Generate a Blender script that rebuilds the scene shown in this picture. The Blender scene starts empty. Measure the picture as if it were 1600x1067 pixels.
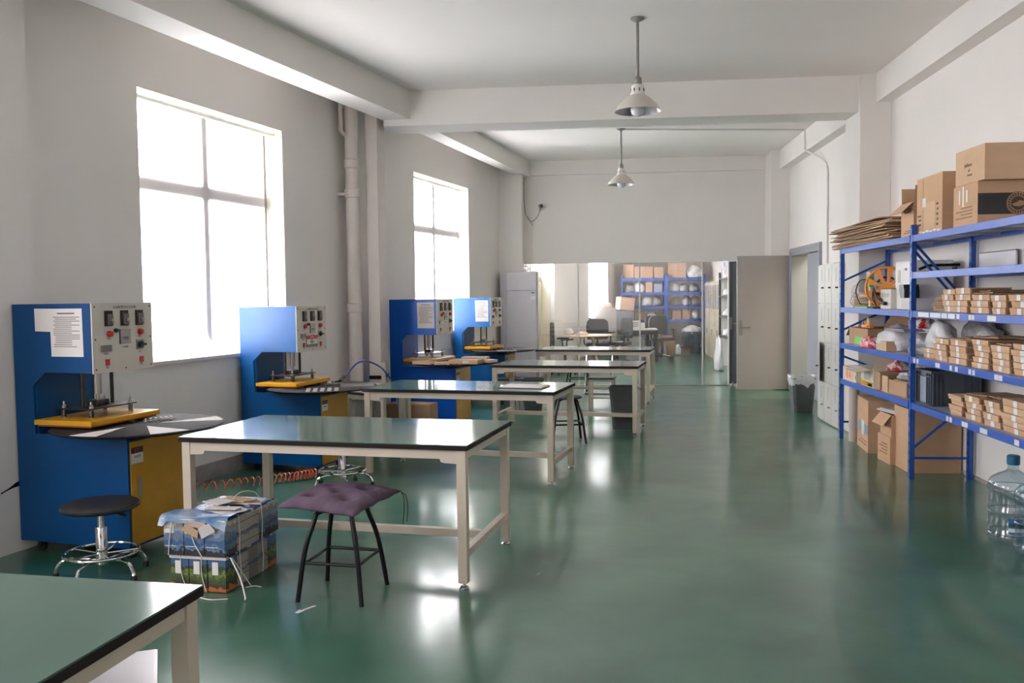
import bpy, bmesh, math, random
from mathutils import Vector, Matrix, noise
random.seed(7)
PI = math.pi
SC = bpy.context.scene
COL = SC.collection

# ------------------------------------------------------------------ camera
def make_camera():
    f = 1385.66; pit = .05046; rol = -.012145; aR = .09514
    F = Vector((0, math.cos(pit), -math.sin(pit)))
    U = Vector((0, math.sin(pit), math.cos(pit)))
    R = Vector((1, 0, 0))
    R2 = R*math.cos(rol) + U*math.sin(rol)
    U2 = -R*math.sin(rol) + U*math.cos(rol)
    M = Matrix.Rotation(aR, 3, 'Z')
    R2, U2, F = M @ R2, M @ U2, M @ F
    cam = bpy.data.cameras.new('camera'); cam.sensor_width = 36; cam.lens = 36*f/1600
    cam.clip_start = .05
    o = bpy.data.objects.new('camera', cam); COL.objects.link(o)
    m = Matrix(((R2.x, U2.x, -F.x, 0), (R2.y, U2.y, -F.y, 0), (R2.z, U2.z, -F.z, 1.5), (0, 0, 0, 1)))
    o.matrix_world = m
    SC.camera = o
make_camera()

# ------------------------------------------------------------------ light and exposure
SC.view_settings.view_transform = 'Standard'
SC.view_settings.look = 'None'
SC.view_settings.exposure = 0.56
SC.view_settings.gamma = 1.0
SC.view_settings.use_curve_mapping = False
W = bpy.data.worlds.new('World'); SC.world = W; W.use_nodes = True
W.node_tree.nodes['Background'].inputs[0].default_value = (.86, .93, 1, 1)
W.node_tree.nodes['Background'].inputs[1].default_value = 1.5
SC.cycles.max_bounces = 10
SC.cycles.diffuse_bounces = 6
SC.cycles.transparent_max_bounces = 16
SC.cycles.sample_clamp_indirect = 6

LWD = Vector((.225, .974, 0)).normalized()       # direction of the left wall
LWN = Vector((LWD.y, -LWD.x, 0))                 # its normal, into the room
LW0 = Vector((-3.25, 7.1, 0))
def LW(s, off=0, z=0):                           # off > 0 goes out through the wall
    p = LW0 + LWD*s - LWN*off; return Vector((p.x, p.y, z))
def area(name, loc, aim, sx, sy, power, col=(1, 1, 1), spread=PI):
    l = bpy.data.lights.new(name, 'AREA'); l.shape = 'RECTANGLE'; l.size = sx; l.size_y = sy
    l.energy = power; l.color = col; l.spread = spread
    o = bpy.data.objects.new(name, l); COL.objects.link(o); o.location = loc
    d = Vector(aim).normalized()
    o.rotation_euler = d.to_track_quat('-Z', 'Y').to_euler()
    return o
DAY = (1, .95, 1)
# daylight outside each window (the two blinds in view are lit from behind)
area('daylight', LW(.267, .95, 2.1), LWN, 3.0, 3.2, 1100, DAY, 1.9)
area('daylight', LW(5.17, .95, 2.1), LWN, 3.0, 3.2, 2000, DAY, 1.9)
# windows of the same wall behind the camera, without blinds
area('daylight', LW(-4.6, .06, 2.05), LWN, 1.9, 1.9, 85, DAY)
area('daylight', LW(-9.4, .06, 2.05), LWN, 1.9, 1.9, 150, DAY)
# windows of the room behind the glass wall
area('daylight', LW(9.7, .3, 2.3), LWN, 1.3, 1.5, 360, DAY)
area('daylight', LW(14.6, .3, 2.0), LWN, 1.7, 2.0, 1250, DAY)
area('corridor_light', (4.2, 13.2, 3.0), (0, 0, -1), 1.2, 2.5, 110, (1, .93, .78))

# ------------------------------------------------------------------ helpers
class MB:
    def __init__(s): s.v = []; s.f = []; s.m = []; s.sm = []
    def add(s, vs, fs, mi=0, smooth=False, M=None):
        b = len(s.v)
        for p in vs:
            p = Vector(p)
            s.v.append(M @ p if M is not None else p)
        for f in fs:
            s.f.append([b+i for i in f]); s.m.append(mi); s.sm.append(smooth)
        return s
    def box(s, x0, y0, z0, x1, y1, z1, mi=0, M=None, ch=0):
        if ch <= 0:
            vs = [(x, y, z) for z in (z0, z1) for y in (y0, y1) for x in (x0, x1)]
            return s.add(vs, [(0, 2, 3, 1), (4, 5, 7, 6), (0, 1, 5, 4), (2, 6, 7, 3), (0, 4, 6, 2), (1, 3, 7, 5)], mi, False, M)
        bm = bmesh.new(); bmesh.ops.create_cube(bm, size=1)
        for v in bm.verts:
            v.co = Vector(((x0+x1)/2+v.co.x*(x1-x0), (y0+y1)/2+v.co.y*(y1-y0), (z0+z1)/2+v.co.z*(z1-z0)))
        bmesh.ops.bevel(bm, geom=bm.edges[:], offset=ch, segments=2, affect='EDGES', profile=.7)
        bm.verts.index_update()
        s.add([v.co.copy() for v in bm.verts], [[v.index for v in f.verts] for f in bm.faces], mi, False, M); bm.free()
        return s
    def cbox(s, cx, cy, cz, sx, sy, sz, mi=0, M=None, ch=0):
        return s.box(cx-sx/2, cy-sy/2, cz-sz/2, cx+sx/2, cy+sy/2, cz+sz/2, mi, M, ch)
    def prism(s, poly, h0, h1, axis='z', mi=0, M=None):
        n = len(poly)
        def P(a, b, h):
            return {'z': (a, b, h), 'y': (a, h, b), 'x': (h, a, b)}[axis]
        vs = [P(a, b, h0) for a, b in poly] + [P(a, b, h1) for a, b in poly]
        fs = [list(range(n))[::-1], list(range(n, 2*n))] + [(i, (i+1) % n, n+(i+1) % n, n+i) for i in range(n)]
        return s.add(vs, fs, mi, False, M)
    def lathe(s, prof, n=32, c=(0, 0, 0), mi=0, M=None, smooth=True, cap=True):
        vs = []; fs = []
        for r, z in prof:
            for i in range(n):
                a = 2*PI*i/n; vs.append((c[0]+r*math.cos(a), c[1]+r*math.sin(a), c[2]+z))
        for k in range(len(prof)-1):
            for i in range(n):
                j = (i+1) % n
                fs.append((k*n+i, k*n+j, (k+1)*n+j, (k+1)*n+i))
        if cap:
            fs.append(list(range(n))[::-1]); fs.append([(len(prof)-1)*n+i for i in range(n)])
        return s.add(vs, fs, mi, smooth, M)
    def tube(s, pts, r, n=10, mi=0, M=None, closed=False, cap=True):
        pts = [Vector(p) for p in pts]; vs = []; fs = []; k = len(pts)
        prev = None
        for i, p in enumerate(pts):
            if closed: t = pts[(i+1) % k]-pts[i-1]
            else: t = pts[min(i+1, k-1)]-pts[max(i-1, 0)]
            t.normalize()
            if prev is None:
                a = Vector((0, 0, 1)) if abs(t.z) < .9 else Vector((1, 0, 0))
                x = t.cross(a).normalized()
            else: x = (prev - t*prev.dot(t)).normalized()
            y = t.cross(x); prev = x
            rr = r[i] if isinstance(r, (list, tuple)) else r
            for q in range(n):
                a = 2*PI*q/n; vs.append(p + x*rr*math.cos(a) + y*rr*math.sin(a))
        m = k if closed else k-1
        for i in range(m):
            for q in range(n):
                q2 = (q+1) % n; i2 = (i+1) % k
                fs.append((i*n+q, i*n+q2, i2*n+q2, i2*n+q))
        if cap and not closed:
            fs.append(list(range(n))[::-1]); fs.append([(k-1)*n+q for q in range(n)])
        return s.add(vs, fs, mi, True, M)
    def quad(s, a, b, c, d, mi=0, M=None): return s.add([a, b, c, d], [(0, 1, 2, 3)], mi, False, M)
    def build(s, name, mats, parent=None, loc=None, rz=None):
        me = bpy.data.meshes.new(name)
        me.from_pydata([tuple(v) for v in s.v], [], s.f)
        if not isinstance(mats, (list, tuple)): mats = [mats]
        for m in mats: me.materials.append(m)
        me.polygons.foreach_set('material_index', s.m)
        me.polygons.foreach_set('use_smooth', s.sm)
        me.update()
        if any(s.sm):
            bm = bmesh.new(); bm.from_mesh(me)
            for e in bm.edges:
                if len(e.link_faces) == 2 and e.calc_face_angle(0) > .7: e.smooth = False
            bm.to_mesh(me); bm.free()
        o = bpy.data.objects.new(name, me); COL.objects.link(o)
        if parent: o.parent = parent
        if loc is not None: o.location = loc
        if rz is not None: o.rotation_euler = (0, 0, rz)
        return o

def arc(c, r, a0, a1, n, u, v):
    c = Vector(c); u = Vector(u); v = Vector(v)
    return [c+u*r*math.cos(a0+(a1-a0)*i/n)+v*r*math.sin(a0+(a1-a0)*i/n) for i in range(n+1)]
def spline(pts, n=8):
    P = [Vector(p) for p in pts]; P = [P[0]*2-P[1]]+P+[P[-1]*2-P[-2]]; out = []
    for i in range(1, len(P)-2):
        for k in range(n):
            t = k/n; a, b, c, d = P[i-1:i+3]
            out.append(.5*((2*b)+(c-a)*t+(2*a-5*b+4*c-d)*t*t+(3*b-a-3*c+d)*t**3))
    out.append(P[-2]); return out

def tag(o, label, cat, group=None, kind=None):
    if label: o['label'] = label
    if cat: o['category'] = cat
    if group: o['group'] = group
    if kind: o['kind'] = kind
    return o
def thing(name, label, cat, loc=(0, 0, 0), rz=0, group=None):
    o = bpy.data.objects.new(name, None); COL.objects.link(o); o.empty_display_size = .1
    o.location = loc; o.rotation_euler = (0, 0, rz)
    return tag(o, label, cat, group)
def struct(name, mb, m, parent=None):
    o = mb.build(name, m, parent)
    if not parent: o['kind'] = 'structure'
    return o
def dup(root, label, loc=None, rz=None, group=None):
    def cp(o, par):
        c = o.copy(); COL.objects.link(c)
        if par: c.parent = par
        for ch in [x for x in COL.objects if x.parent == o]: cp(ch, c)
        return c
    r = cp(root, None)
    r['label'] = label
    if group: r['group'] = group
    if loc is not None: r.location = loc
    if rz is not None: r.rotation_euler = (0, 0, rz)
    return r
def text(name, s, size, M, mat, parent=None, ext=.0004, align='CENTER', sx=1):
    c = bpy.data.curves.new(name, 'FONT'); c.body = s; c.size = size; c.extrude = ext; c.align_x = align
    o = bpy.data.objects.new(name, c); COL.objects.link(o)
    bpy.context.view_layer.update()
    me = bpy.data.meshes.new_from_object(o.evaluated_get(bpy.context.evaluated_depsgraph_get()))
    COL.objects.unlink(o); bpy.data.objects.remove(o)
    me.transform(M @ Matrix.Diagonal((sx, 1, 1, 1))); me.materials.clear(); me.materials.append(mat)
    r = bpy.data.objects.new(name, me); COL.objects.link(r)
    if parent: r.parent = parent
    return r
def frame(o, x, y):                              # text plane: origin, reading direction, up
    x = Vector(x).normalized(); y = Vector(y).normalized(); z = x.cross(y)
    return Matrix(((x.x, y.x, z.x, o[0]), (x.y, y.y, z.y, o[1]), (x.z, y.z, z.z, o[2]), (0, 0, 0, 1)))

# ------------------------------------------------------------------ materials
def srgb(r, g, b):
    f = lambda c: (c/255/12.92) if c/255 <= .04045 else ((c/255+.055)/1.055)**2.4
    return (f(r), f(g), f(b), 1)
def mat(name, col, rough=.5, metal=0, col2=None, ns=6, bump=0, bs=60, coat=0, spec=None, detail=6, stretch=None, rvar=0, contrast=.5):
    m = bpy.data.materials.new(name); m.use_nodes = True; nt = m.node_tree; N = nt.nodes; L = nt.links
    b = N['Principled BSDF']; b.inputs['Base Color'].default_value = col; b.inputs['Roughness'].default_value = rough
    b.inputs['Metallic'].default_value = metal
    if coat: b.inputs['Coat Weight'].default_value = coat; b.inputs['Coat Roughness'].default_value = .08
    if spec is not None: b.inputs['Specular IOR Level'].default_value = spec
    tc = N.new('ShaderNodeTexCoord'); mp = N.new('ShaderNodeMapping'); L.new(tc.outputs['Object'], mp.inputs[0])
    if stretch: mp.inputs['Scale'].default_value = stretch
    if col2 is None: col2 = tuple(c*.93 for c in col[:3])+(1,)
    n = N.new('ShaderNodeTexNoise'); n.inputs['Scale'].default_value = ns; n.inputs['Detail'].default_value = detail
    L.new(mp.outputs[0], n.inputs['Vector'])
    r = N.new('ShaderNodeValToRGB'); r.color_ramp.elements[0].position = .5-contrast/2; r.color_ramp.elements[1].position = .5+contrast/2
    r.color_ramp.elements[0].color = col2; r.color_ramp.elements[1].color = col
    L.new(n.outputs['Fac'], r.inputs[0]); L.new(r.outputs[0], b.inputs['Base Color'])
    if rvar:
        mr = N.new('ShaderNodeMapRange'); mr.inputs[3].default_value = rough-rvar; mr.inputs[4].default_value = rough+rvar
        mr.inputs[1].default_value = .3; mr.inputs[2].default_value = .7
        L.new(n.outputs['Fac'], mr.inputs[0]); L.new(mr.outputs[0], b.inputs['Roughness'])
    if bump:
        n2 = N.new('ShaderNodeTexNoise'); n2.inputs['Scale'].default_value = bs; L.new(mp.outputs[0], n2.inputs['Vector'])
        bp = N.new('ShaderNodeBump'); bp.inputs['Strength'].default_value = bump; bp.inputs['Distance'].default_value = .01
        L.new(n2.outputs['Fac'], bp.inputs['Height']); L.new(bp.outputs[0], b.inputs['Normal'])
    return m

M = {}
M['wall'] = mat('wall_paint', srgb(234, 229, 225), .75, col2=srgb(228, 223, 219), ns=1.2, bump=.08, bs=40)
M['ceil'] = mat('ceiling_paint', srgb(240, 234, 230), .85, col2=srgb(233, 227, 223), ns=.8, bump=.06, bs=30)
M['base'] = mat('scuffed_base', srgb(165, 160, 157), .7, col2=srgb(140, 136, 134), ns=14, bump=.2, bs=60)
def floor_mat():
    m = bpy.data.materials.new('green_epoxy'); m.use_nodes = True; N = m.node_tree.nodes; L = m.node_tree.links
    b = N['Principled BSDF']; tc = N.new('ShaderNodeTexCoord')
    a = N.new('ShaderNodeTexNoise'); a.inputs['Scale'].default_value = 1.7; a.inputs['Detail'].default_value = 8; a.inputs['Distortion'].default_value = .3
    L.new(tc.outputs['Object'], a.inputs['Vector'])
    r = N.new('ShaderNodeValToRGB'); e = r.color_ramp.elements
    e[0].position = .3; e[0].color = srgb(30, 74, 58); e[1].position = .72; e[1].color = srgb(66, 108, 89)
    L.new(a.outputs['Fac'], r.inputs[0])
    sp = N.new('ShaderNodeTexNoise'); sp.inputs['Scale'].default_value = 120; sp.inputs['Detail'].default_value = 3
    L.new(tc.outputs['Object'], sp.inputs['Vector'])
    r2 = N.new('ShaderNodeValToRGB'); r2.color_ramp.elements[0].position = .74; r2.color_ramp.elements[1].position = .78
    L.new(sp.outputs['Fac'], r2.inputs[0])
    mx = N.new('ShaderNodeMixRGB'); mx.inputs[2].default_value = srgb(120, 160, 145)
    mm = N.new('ShaderNodeMath'); mm.operation = 'MULTIPLY'; mm.inputs[1].default_value = .1
    L.new(r2.outputs[0], mm.inputs[0]); L.new(mm.outputs[0], mx.inputs[0]); L.new(r.outputs[0], mx.inputs[1])
    L.new(mx.outputs[0], b.inputs['Base Color'])
    n3 = N.new('ShaderNodeTexNoise'); n3.inputs['Scale'].default_value = 3.2; n3.inputs['Detail'].default_value = 2
    L.new(tc.outputs['Object'], n3.inputs['Vector'])
    mr = N.new('ShaderNodeMapRange'); mr.inputs[1].default_value = .1; mr.inputs[2].default_value = .9
    mr.inputs[3].default_value = .28; mr.inputs[4].default_value = .34
    L.new(n3.outputs['Fac'], mr.inputs[0]); L.new(mr.outputs[0], b.inputs['Roughness'])
    n4 = N.new('ShaderNodeTexNoise'); n4.inputs['Scale'].default_value = 9; n4.inputs['Detail'].default_value = 4
    L.new(tc.outputs['Object'], n4.inputs['Vector'])
    bp = N.new('ShaderNodeBump'); bp.inputs['Strength'].default_value = .03; bp.inputs['Distance'].default_value = .012
    L.new(n4.outputs['Fac'], bp.inputs['Height']); L.new(bp.outputs[0], b.inputs['Normal'])
    b.inputs['IOR'].default_value = 1.38; b.inputs['Coat Weight'].default_value = .55; b.inputs['Coat Roughness'].default_value = .13; b.inputs['Coat IOR'].default_value = 1.42
    return m
M['floor'] = floor_mat()
def blind_mat():
    m = bpy.data.materials.new('blind_cloth'); m.use_nodes = True; N = m.node_tree.nodes; L = m.node_tree.links
    N.remove(N['Principled BSDF']); out = N['Material Output']
    t = N.new('ShaderNodeBsdfTranslucent'); t.inputs[0].default_value = (.93, .91, .91, 1)
    d = N.new('ShaderNodeBsdfDiffuse'); d.inputs[0].default_value = (.86, .85, .85, 1)
    w = N.new('ShaderNodeTexNoise'); w.inputs['Scale'].default_value = 250
    mx = N.new('ShaderNodeMixShader'); mx.inputs[0].default_value = .45
    L.new(t.outputs[0], mx.inputs[1]); L.new(d.outputs[0], mx.inputs[2]); L.new(mx.outputs[0], out.inputs[0])
    bp = N.new('ShaderNodeBump'); bp.inputs['Strength'].default_value = .05; L.new(w.outputs[0], bp.inputs['Height'])
    L.new(bp.outputs[0], d.inputs['Normal'])
    return m
M['blind'] = blind_mat()
def clear_mat(name, tint, gloss=.06, rough=.02, refl=.8):
    m = bpy.data.materials.new(name); m.use_nodes = True; N = m.node_tree.nodes; L = m.node_tree.links
    N.remove(N['Principled BSDF']); out = N['Material Output']
    t = N.new('ShaderNodeBsdfTransparent'); t.inputs[0].default_value = tint
    g = N.new('ShaderNodeBsdfGlossy'); g.inputs['Roughness'].default_value = rough
    fr = N.new('ShaderNodeLayerWeight'); fr.inputs[0].default_value = .5
    pw = N.new('ShaderNodeMath'); pw.operation = 'POWER'; pw.inputs[1].default_value = 4.5; L.new(fr.outputs['Facing'], pw.inputs[0])
    ad = N.new('ShaderNodeMath'); ad.operation = 'MULTIPLY_ADD'; ad.inputs[1].default_value = refl; ad.inputs[2].default_value = gloss; ad.use_clamp = True
    L.new(pw.outputs[0], ad.inputs[0])
    mx = N.new('ShaderNodeMixShader'); L.new(ad.outputs[0], mx.inputs[0]); L.new(t.outputs[0], mx.inputs[1]); L.new(g.outputs[0], mx.inputs[2])
    L.new(mx.outputs[0], out.inputs[0])
    return m
M['glass'] = clear_mat('clear_glass', (.93, .96, .95, 1), .02)
M['glassp'] = clear_mat('partition_glass', (.86, .87, .87, 1), .09)
M['bottle'] = clear_mat('blue_tinted_plastic', (.74, .82, .86, 1), .10, .1)
M['film'] = clear_mat('plastic_film', (.95, .95, .96, 1), .08, .2)
M['blue'] = mat('blue_enamel', srgb(0, 68, 122), .36, col2=srgb(0, 61, 113), ns=3, spec=.3)
M['blue3'] = mat('deep_blue_enamel', srgb(10, 74, 160), .3, col2=srgb(6, 64, 146), ns=3, spec=.3)
M['rack'] = mat('blue_rack_enamel', srgb(30, 78, 165), .32, col2=srgb(24, 66, 148), ns=8)
M['rackdk'] = mat('blue_rack_post', srgb(18, 52, 128), .35, ns=8)
M['hole'] = mat('slot_shadow', srgb(14, 20, 50), .8)
M['yellow'] = mat('yellow_enamel', srgb(205, 150, 20), .3, col2=srgb(190, 136, 14), ns=4)
M['ivory'] = mat('ivory_enamel', srgb(205, 200, 190), .35, ns=5)
M['cream'] = mat('cream_steel_tube', srgb(200, 188, 172), .35, col2=srgb(188, 176, 160), ns=6)
M['black'] = mat('black_plastic', srgb(28, 27, 29), .35, ns=30)
M['blackmet'] = mat('black_tube', srgb(16, 15, 16), .3, ns=30, spec=.3)
M['seat'] = mat('stool_foam', srgb(34, 33, 36), .6, col2=srgb(24, 24, 26), ns=160, bump=.3, bs=200)
M['chrome'] = mat('chrome', srgb(215, 215, 215), .1, 1, ns=10)
M['steel'] = mat('brushed_steel', srgb(170, 165, 160), .3, 1, ns=40)
M['dsteel'] = mat('oiled_steel', srgb(75, 68, 62), .35, .9, col2=srgb(50, 44, 40), ns=40)
M['edge'] = mat('dark_edge_band', srgb(30, 22, 22), .6, ns=40, spec=.2)
def top_mat():
    m = mat('green_laminate', srgb(84, 112, 102), .12, col2=srgb(76, 104, 94), ns=2.2, rvar=.03)
    m.node_tree.nodes['Principled BSDF'].inputs['IOR'].default_value = 1.45
    return m
M['top'] = top_mat()
M['turn'] = mat('turntable_rubber', srgb(54, 49, 50), .8, col2=srgb(34, 30, 32), ns=9, spec=.08, stretch=(1, 6, 1), bump=.1, bs=60)
M['white'] = mat('white_plastic', srgb(225, 222, 218), .4, ns=10)
M['paper'] = mat('white_paper', srgb(222, 216, 214), .7, ns=12, bump=.03)
M['sticker'] = mat('white_sticker', srgb(228, 226, 224), .55, ns=20)
M['red'] = mat('red_plastic', srgb(170, 30, 30), .35, ns=20)
M['orangestrip'] = mat('silicone_strip', srgb(150, 72, 36), .6, ns=30)
M['ink'] = mat('grey_ink', srgb(110, 106, 106), .7, ns=30)
M['inkdk'] = mat('dark_ink', srgb(60, 52, 46), .7, ns=30)
M['meter'] = mat('meter_window', srgb(120, 112, 108), .15, ns=60, coat=.5)
def card(name, c, k=.9):
    c2 = tuple(x*k for x in c[:3])+(1,)
    return mat(name, c, .8, col2=c2, ns=5, bump=.12, bs=25, stretch=(1, 1, 3))
M['card'] = card('kraft_cardboard', srgb(186, 150, 118))
M['card2'] = card('pale_kraft', srgb(194, 162, 130))
M['card3'] = card('dull_kraft', srgb(160, 128, 98))
M['card4'] = card('brown_kraft', srgb(132, 102, 76))
M['fluted'] = mat('corrugated_edge', srgb(150, 124, 98), .9, col2=srgb(96, 76, 58), ns=4, stretch=(60, 60, 2), bump=.4, bs=30)
M['tape'] = mat('packing_tape', srgb(196, 164, 126), .2, ns=10, coat=.4)
M['taupe'] = mat('rolled_taupe_paper', srgb(188, 174, 166), .5, ns=10)
M['cushion'] = mat('purple_cotton', srgb(96, 78, 96), .95, col2=srgb(84, 68, 85), ns=18, bump=.35, bs=220)
M['hoseo'] = mat('orange_hose', srgb(205, 84, 48), .3, ns=20, coat=.4)
M['hoseb'] = mat('blue_hose', srgb(50, 66, 140), .35, ns=20)
M['greybin'] = mat('charcoal_plastic', srgb(66, 70, 71), .45, col2=srgb(56, 60, 61), ns=12)
M['crate'] = mat('grey_crate_plastic', srgb(66, 74, 84), .45, ns=12)
M['crate2'] = mat('pale_grey_plastic', srgb(128, 138, 148), .5, ns=12)
M['door'] = mat('grey_door_enamel', srgb(150, 142, 141), .4, col2=srgb(144, 137, 136), ns=2)
M['door2'] = mat('blue_grey_door_enamel', srgb(142, 144, 152), .4, ns=2)
M['darkdoor'] = mat('slate_door_enamel', srgb(84, 92, 96), .4, ns=2)
M['locker'] = mat('pale_locker_enamel', srgb(204, 202, 196), .4, ns=3)
M['ac'] = mat('white_enamel', srgb(196, 192, 196), .3, ns=3)
M['pipe'] = mat('painted_pipe', srgb(205, 196, 190), .5, ns=6)
M['reel'] = mat('orange_reel_plastic', srgb(225, 140, 50), .4, ns=14)
M['green'] = mat('green_plastic', srgb(110, 185, 90), .4, ns=14)
M['bag'] = mat('white_bag', srgb(214, 212, 214), .35, col2=srgb(196, 196, 200), ns=10, bump=.6, bs=26, coat=.3)
M['bagg'] = mat('grey_bag', srgb(150, 146, 148), .4, col2=srgb(124, 122, 126), ns=8, bump=.8, bs=22, coat=.3)
M['bagr'] = mat('red_white_bag', srgb(212, 208, 210), .4, col2=srgb(176, 38, 46), ns=16, bump=.8, bs=24, contrast=.06)
M['lampw'] = mat('lamp_enamel', srgb(200, 194, 184), .4, ns=10)
M['lampi'] = mat('lamp_inner_silver', srgb(180, 180, 182), .35, .8, ns=10)
M['bulb'] = mat('milk_glass', srgb(215, 215, 218), .15, ns=4)
M['rod'] = mat('grey_conduit', srgb(128, 124, 122), .45, ns=20)
M['curtain'] = mat('white_curtain', srgb(232, 228, 230), .8, ns=10)
M['wood'] = mat('light_wood', srgb(206, 178, 146), .4, col2=srgb(196, 166, 132), ns=4, stretch=(1, 12, 1))
M['greycab'] = mat('grey_panel', srgb(178, 172, 168), .45, ns=4)
M['beige'] = mat('beige_cabinet', srgb(196, 188, 166), .45, ns=4)
M['mesh'] = mat('charcoal_mesh', srgb(70, 68, 72), .7, ns=60)
M['creampanel'] = mat('cream_panel', srgb(206, 198, 164), .5, ns=3)
M['corr'] = mat('corridor_paint', srgb(228, 216, 178), .7, ns=2)
M['bluecap'] = mat('blue_cap', srgb(26, 84, 116), .35, ns=10)
M['lid'] = mat('window_frame', srgb(120, 108, 106), .4, ns=10)
M['sill'] = mat('sill_paint', srgb(222, 214, 214), .5, ns=6)
M['jamb'] = mat('jamb_paint', srgb(238, 230, 212), .6, ns=6)
def print_mat(name, cols, ns, amt, seed, lines=False):
    """picture print: bands of colour from the bottom of a panel to its top, broken up like a photograph"""
    m = bpy.data.materials.new(name); m.use_nodes = True; N = m.node_tree.nodes; L = m.node_tree.links
    b = N['Principled BSDF']; b.inputs['Roughness'].default_value = .35
    tc = N.new('ShaderNodeTexCoord'); sx = N.new('ShaderNodeSeparateXYZ'); L.new(tc.outputs['Generated'], sx.inputs[0])
    mp = N.new('ShaderNodeMapping'); L.new(tc.outputs['Object'], mp.inputs[0]); mp.inputs['Location'].default_value = (seed, seed*.7, seed*.3)
    n = N.new('ShaderNodeTexNoise'); n.inputs['Scale'].default_value = ns; n.inputs['Detail'].default_value = 3; L.new(mp.outputs[0], n.inputs['Vector'])
    c = N.new('ShaderNodeMath'); c.operation = 'SUBTRACT'; c.inputs[1].default_value = .5; L.new(n.outputs['Fac'], c.inputs[0])
    ad = N.new('ShaderNodeMath'); ad.operation = 'MULTIPLY_ADD'; ad.inputs[1].default_value = amt; L.new(c.outputs[0], ad.inputs[0]); L.new(sx.outputs['Z'], ad.inputs[2])
    r = N.new('ShaderNodeValToRGB'); r.color_ramp.interpolation = 'CONSTANT'
    for i, (p_, col) in enumerate(cols):
        e = r.color_ramp.elements[i] if i < 2 else r.color_ramp.elements.new(p_)
        if i < 2: e.position = p_
        e.color = col
    L.new(ad.outputs[0], r.inputs[0]); out = r.outputs[0]
    if lines:
        bk = N.new('ShaderNodeTexBrick'); bk.inputs['Scale'].default_value = 9; bk.inputs['Mortar Size'].default_value = .03; bk.offset = .3
        bk.inputs['Color1'].default_value = (1, 1, 1, 1); bk.inputs['Color2'].default_value = (.9, .9, .92, 1); bk.inputs['Mortar'].default_value = (.22, .22, .25, 1)
        mp2 = N.new('ShaderNodeMapping'); L.new(tc.outputs['Object'], mp2.inputs[0]); mp2.inputs['Rotation'].default_value = (PI/2, 0, PI/2); L.new(mp2.outputs[0], bk.inputs['Vector'])
        mx = N.new('ShaderNodeMixRGB'); mx.blend_type = 'MULTIPLY'; mx.inputs[0].default_value = .75; L.new(out, mx.inputs[1]); L.new(bk.outputs['Color'], mx.inputs[2]); out = mx.outputs[0]
    L.new(out, b.inputs['Base Color'])
    return m
M['printblue'] = print_mat('blue_house_print', [(0, srgb(46, 42, 48)), (.2, srgb(96, 122, 150)), (.3, srgb(62, 92, 132)), (.45, srgb(104, 116, 142)), (.62, srgb(132, 152, 176)), (.78, srgb(150, 134, 124)), (.9, srgb(190, 192, 194))], 26, .55, 1.3)
M['printgreen'] = print_mat('garden_print', [(0, srgb(168, 96, 52)), (.14, srgb(58, 52, 36)), (.3, srgb(62, 82, 40)), (.46, srgb(104, 118, 60)), (.62, srgb(48, 62, 36)), (.78, srgb(64, 92, 130))], 34, .6, 4.1)
M['printplan'] = print_mat('floor_plan_print', [(0, srgb(176, 168, 158)), (.3, srgb(168, 161, 152)), (.45, srgb(112, 122, 136)), (.58, srgb(176, 169, 160))], 12, .5, 7.7, True)
M['printtop'] = print_mat('blue_white_print', [(0, srgb(44, 86, 140)), (.3, srgb(196, 198, 206)), (.5, srgb(70, 104, 150)), (.62, srgb(206, 204, 208)), (.85, srgb(50, 70, 120))], 16, 1.4, 2.9)

# ------------------------------------------------------------------ room shell
CZ = 3.72
mb = MB(); mb.box(-7.5, -4.2, -.1, 6.5, 26, 0); struct('floor', mb, M['floor'])
mb = MB(); mb.box(-7.5, -4.2, CZ, 6.5, 26, CZ+.15); struct('ceiling', mb, M['ceil'])
# left wall with window openings: s-range, z-range
WIN = [(-10.4, -8.4, 1.03, 3.115), (-5.6, -3.6, 1.03, 3.115), (-.708, 1.242, 1.03, 3.115), (4.21, 6.13, 1.03, 3.115),
       (8.95, 10.46, .45, 3.05), (13.7, 15.5, 1.0, 3.05)]
def lw_matrix(s=0):
    p = LW(s); return Matrix(((LWD.x, -LWN.x, 0, p.x), (LWD.y, -LWN.y, 0, p.y), (0, 0, 1, 0), (0, 0, 0, 1)))   # x along, y outwards
LM = lw_matrix()
mb = MB(); s = -12.2
for a, b, z0, z1 in WIN:
    mb.box(s, 0, 0, a, .28, CZ, M=LM); mb.box(a, 0, 0, b, .28, z0, M=LM); mb.box(a, 0, z1, b, .28, CZ, M=LM); s = b
mb.box(s, 0, 0, 19.5, .28, CZ, M=LM)
struct('wall_left', mb, M['wall'])
# right wall with the doorway
mb = MB()
mb.box(3.0, -4.2, 0, 3.24, 12.25, CZ); mb.box(3.0, 12.25, 2.13, 3.24, 14.0, CZ); mb.box(3.0, 14.0, 0, 3.24, 26, CZ)
struct('wall_right', mb, M['wall'])
mb = MB(); mb.box(-7.4, -4.2, 0, 3.2, -4.0, CZ); struct('wall_rear', mb, M['wall'])
mb = MB(); mb.box(-1.75, 14.75, 2.04, 3.0, 14.95, CZ); mb.box(2.31, 14.75, 0, 3.0, 14.95, 2.04); struct('wall_far', mb, M['wall'])
mb = MB(); mb.box(-1, 25.6, 0, 3.2, 25.8, CZ); struct('wall_end', mb, M['wall'])
# corridor beyond the doorway
mb = MB(); mb.box(4.9, 10.5, 0, 5.05, 17, CZ); mb.box(3.24, 10.4, 0, 5.05, 10.5, CZ); mb.box(3.24, 16.9, 0, 5.05, 17, CZ); struct('wall_corridor', mb, M['corr'])
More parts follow.
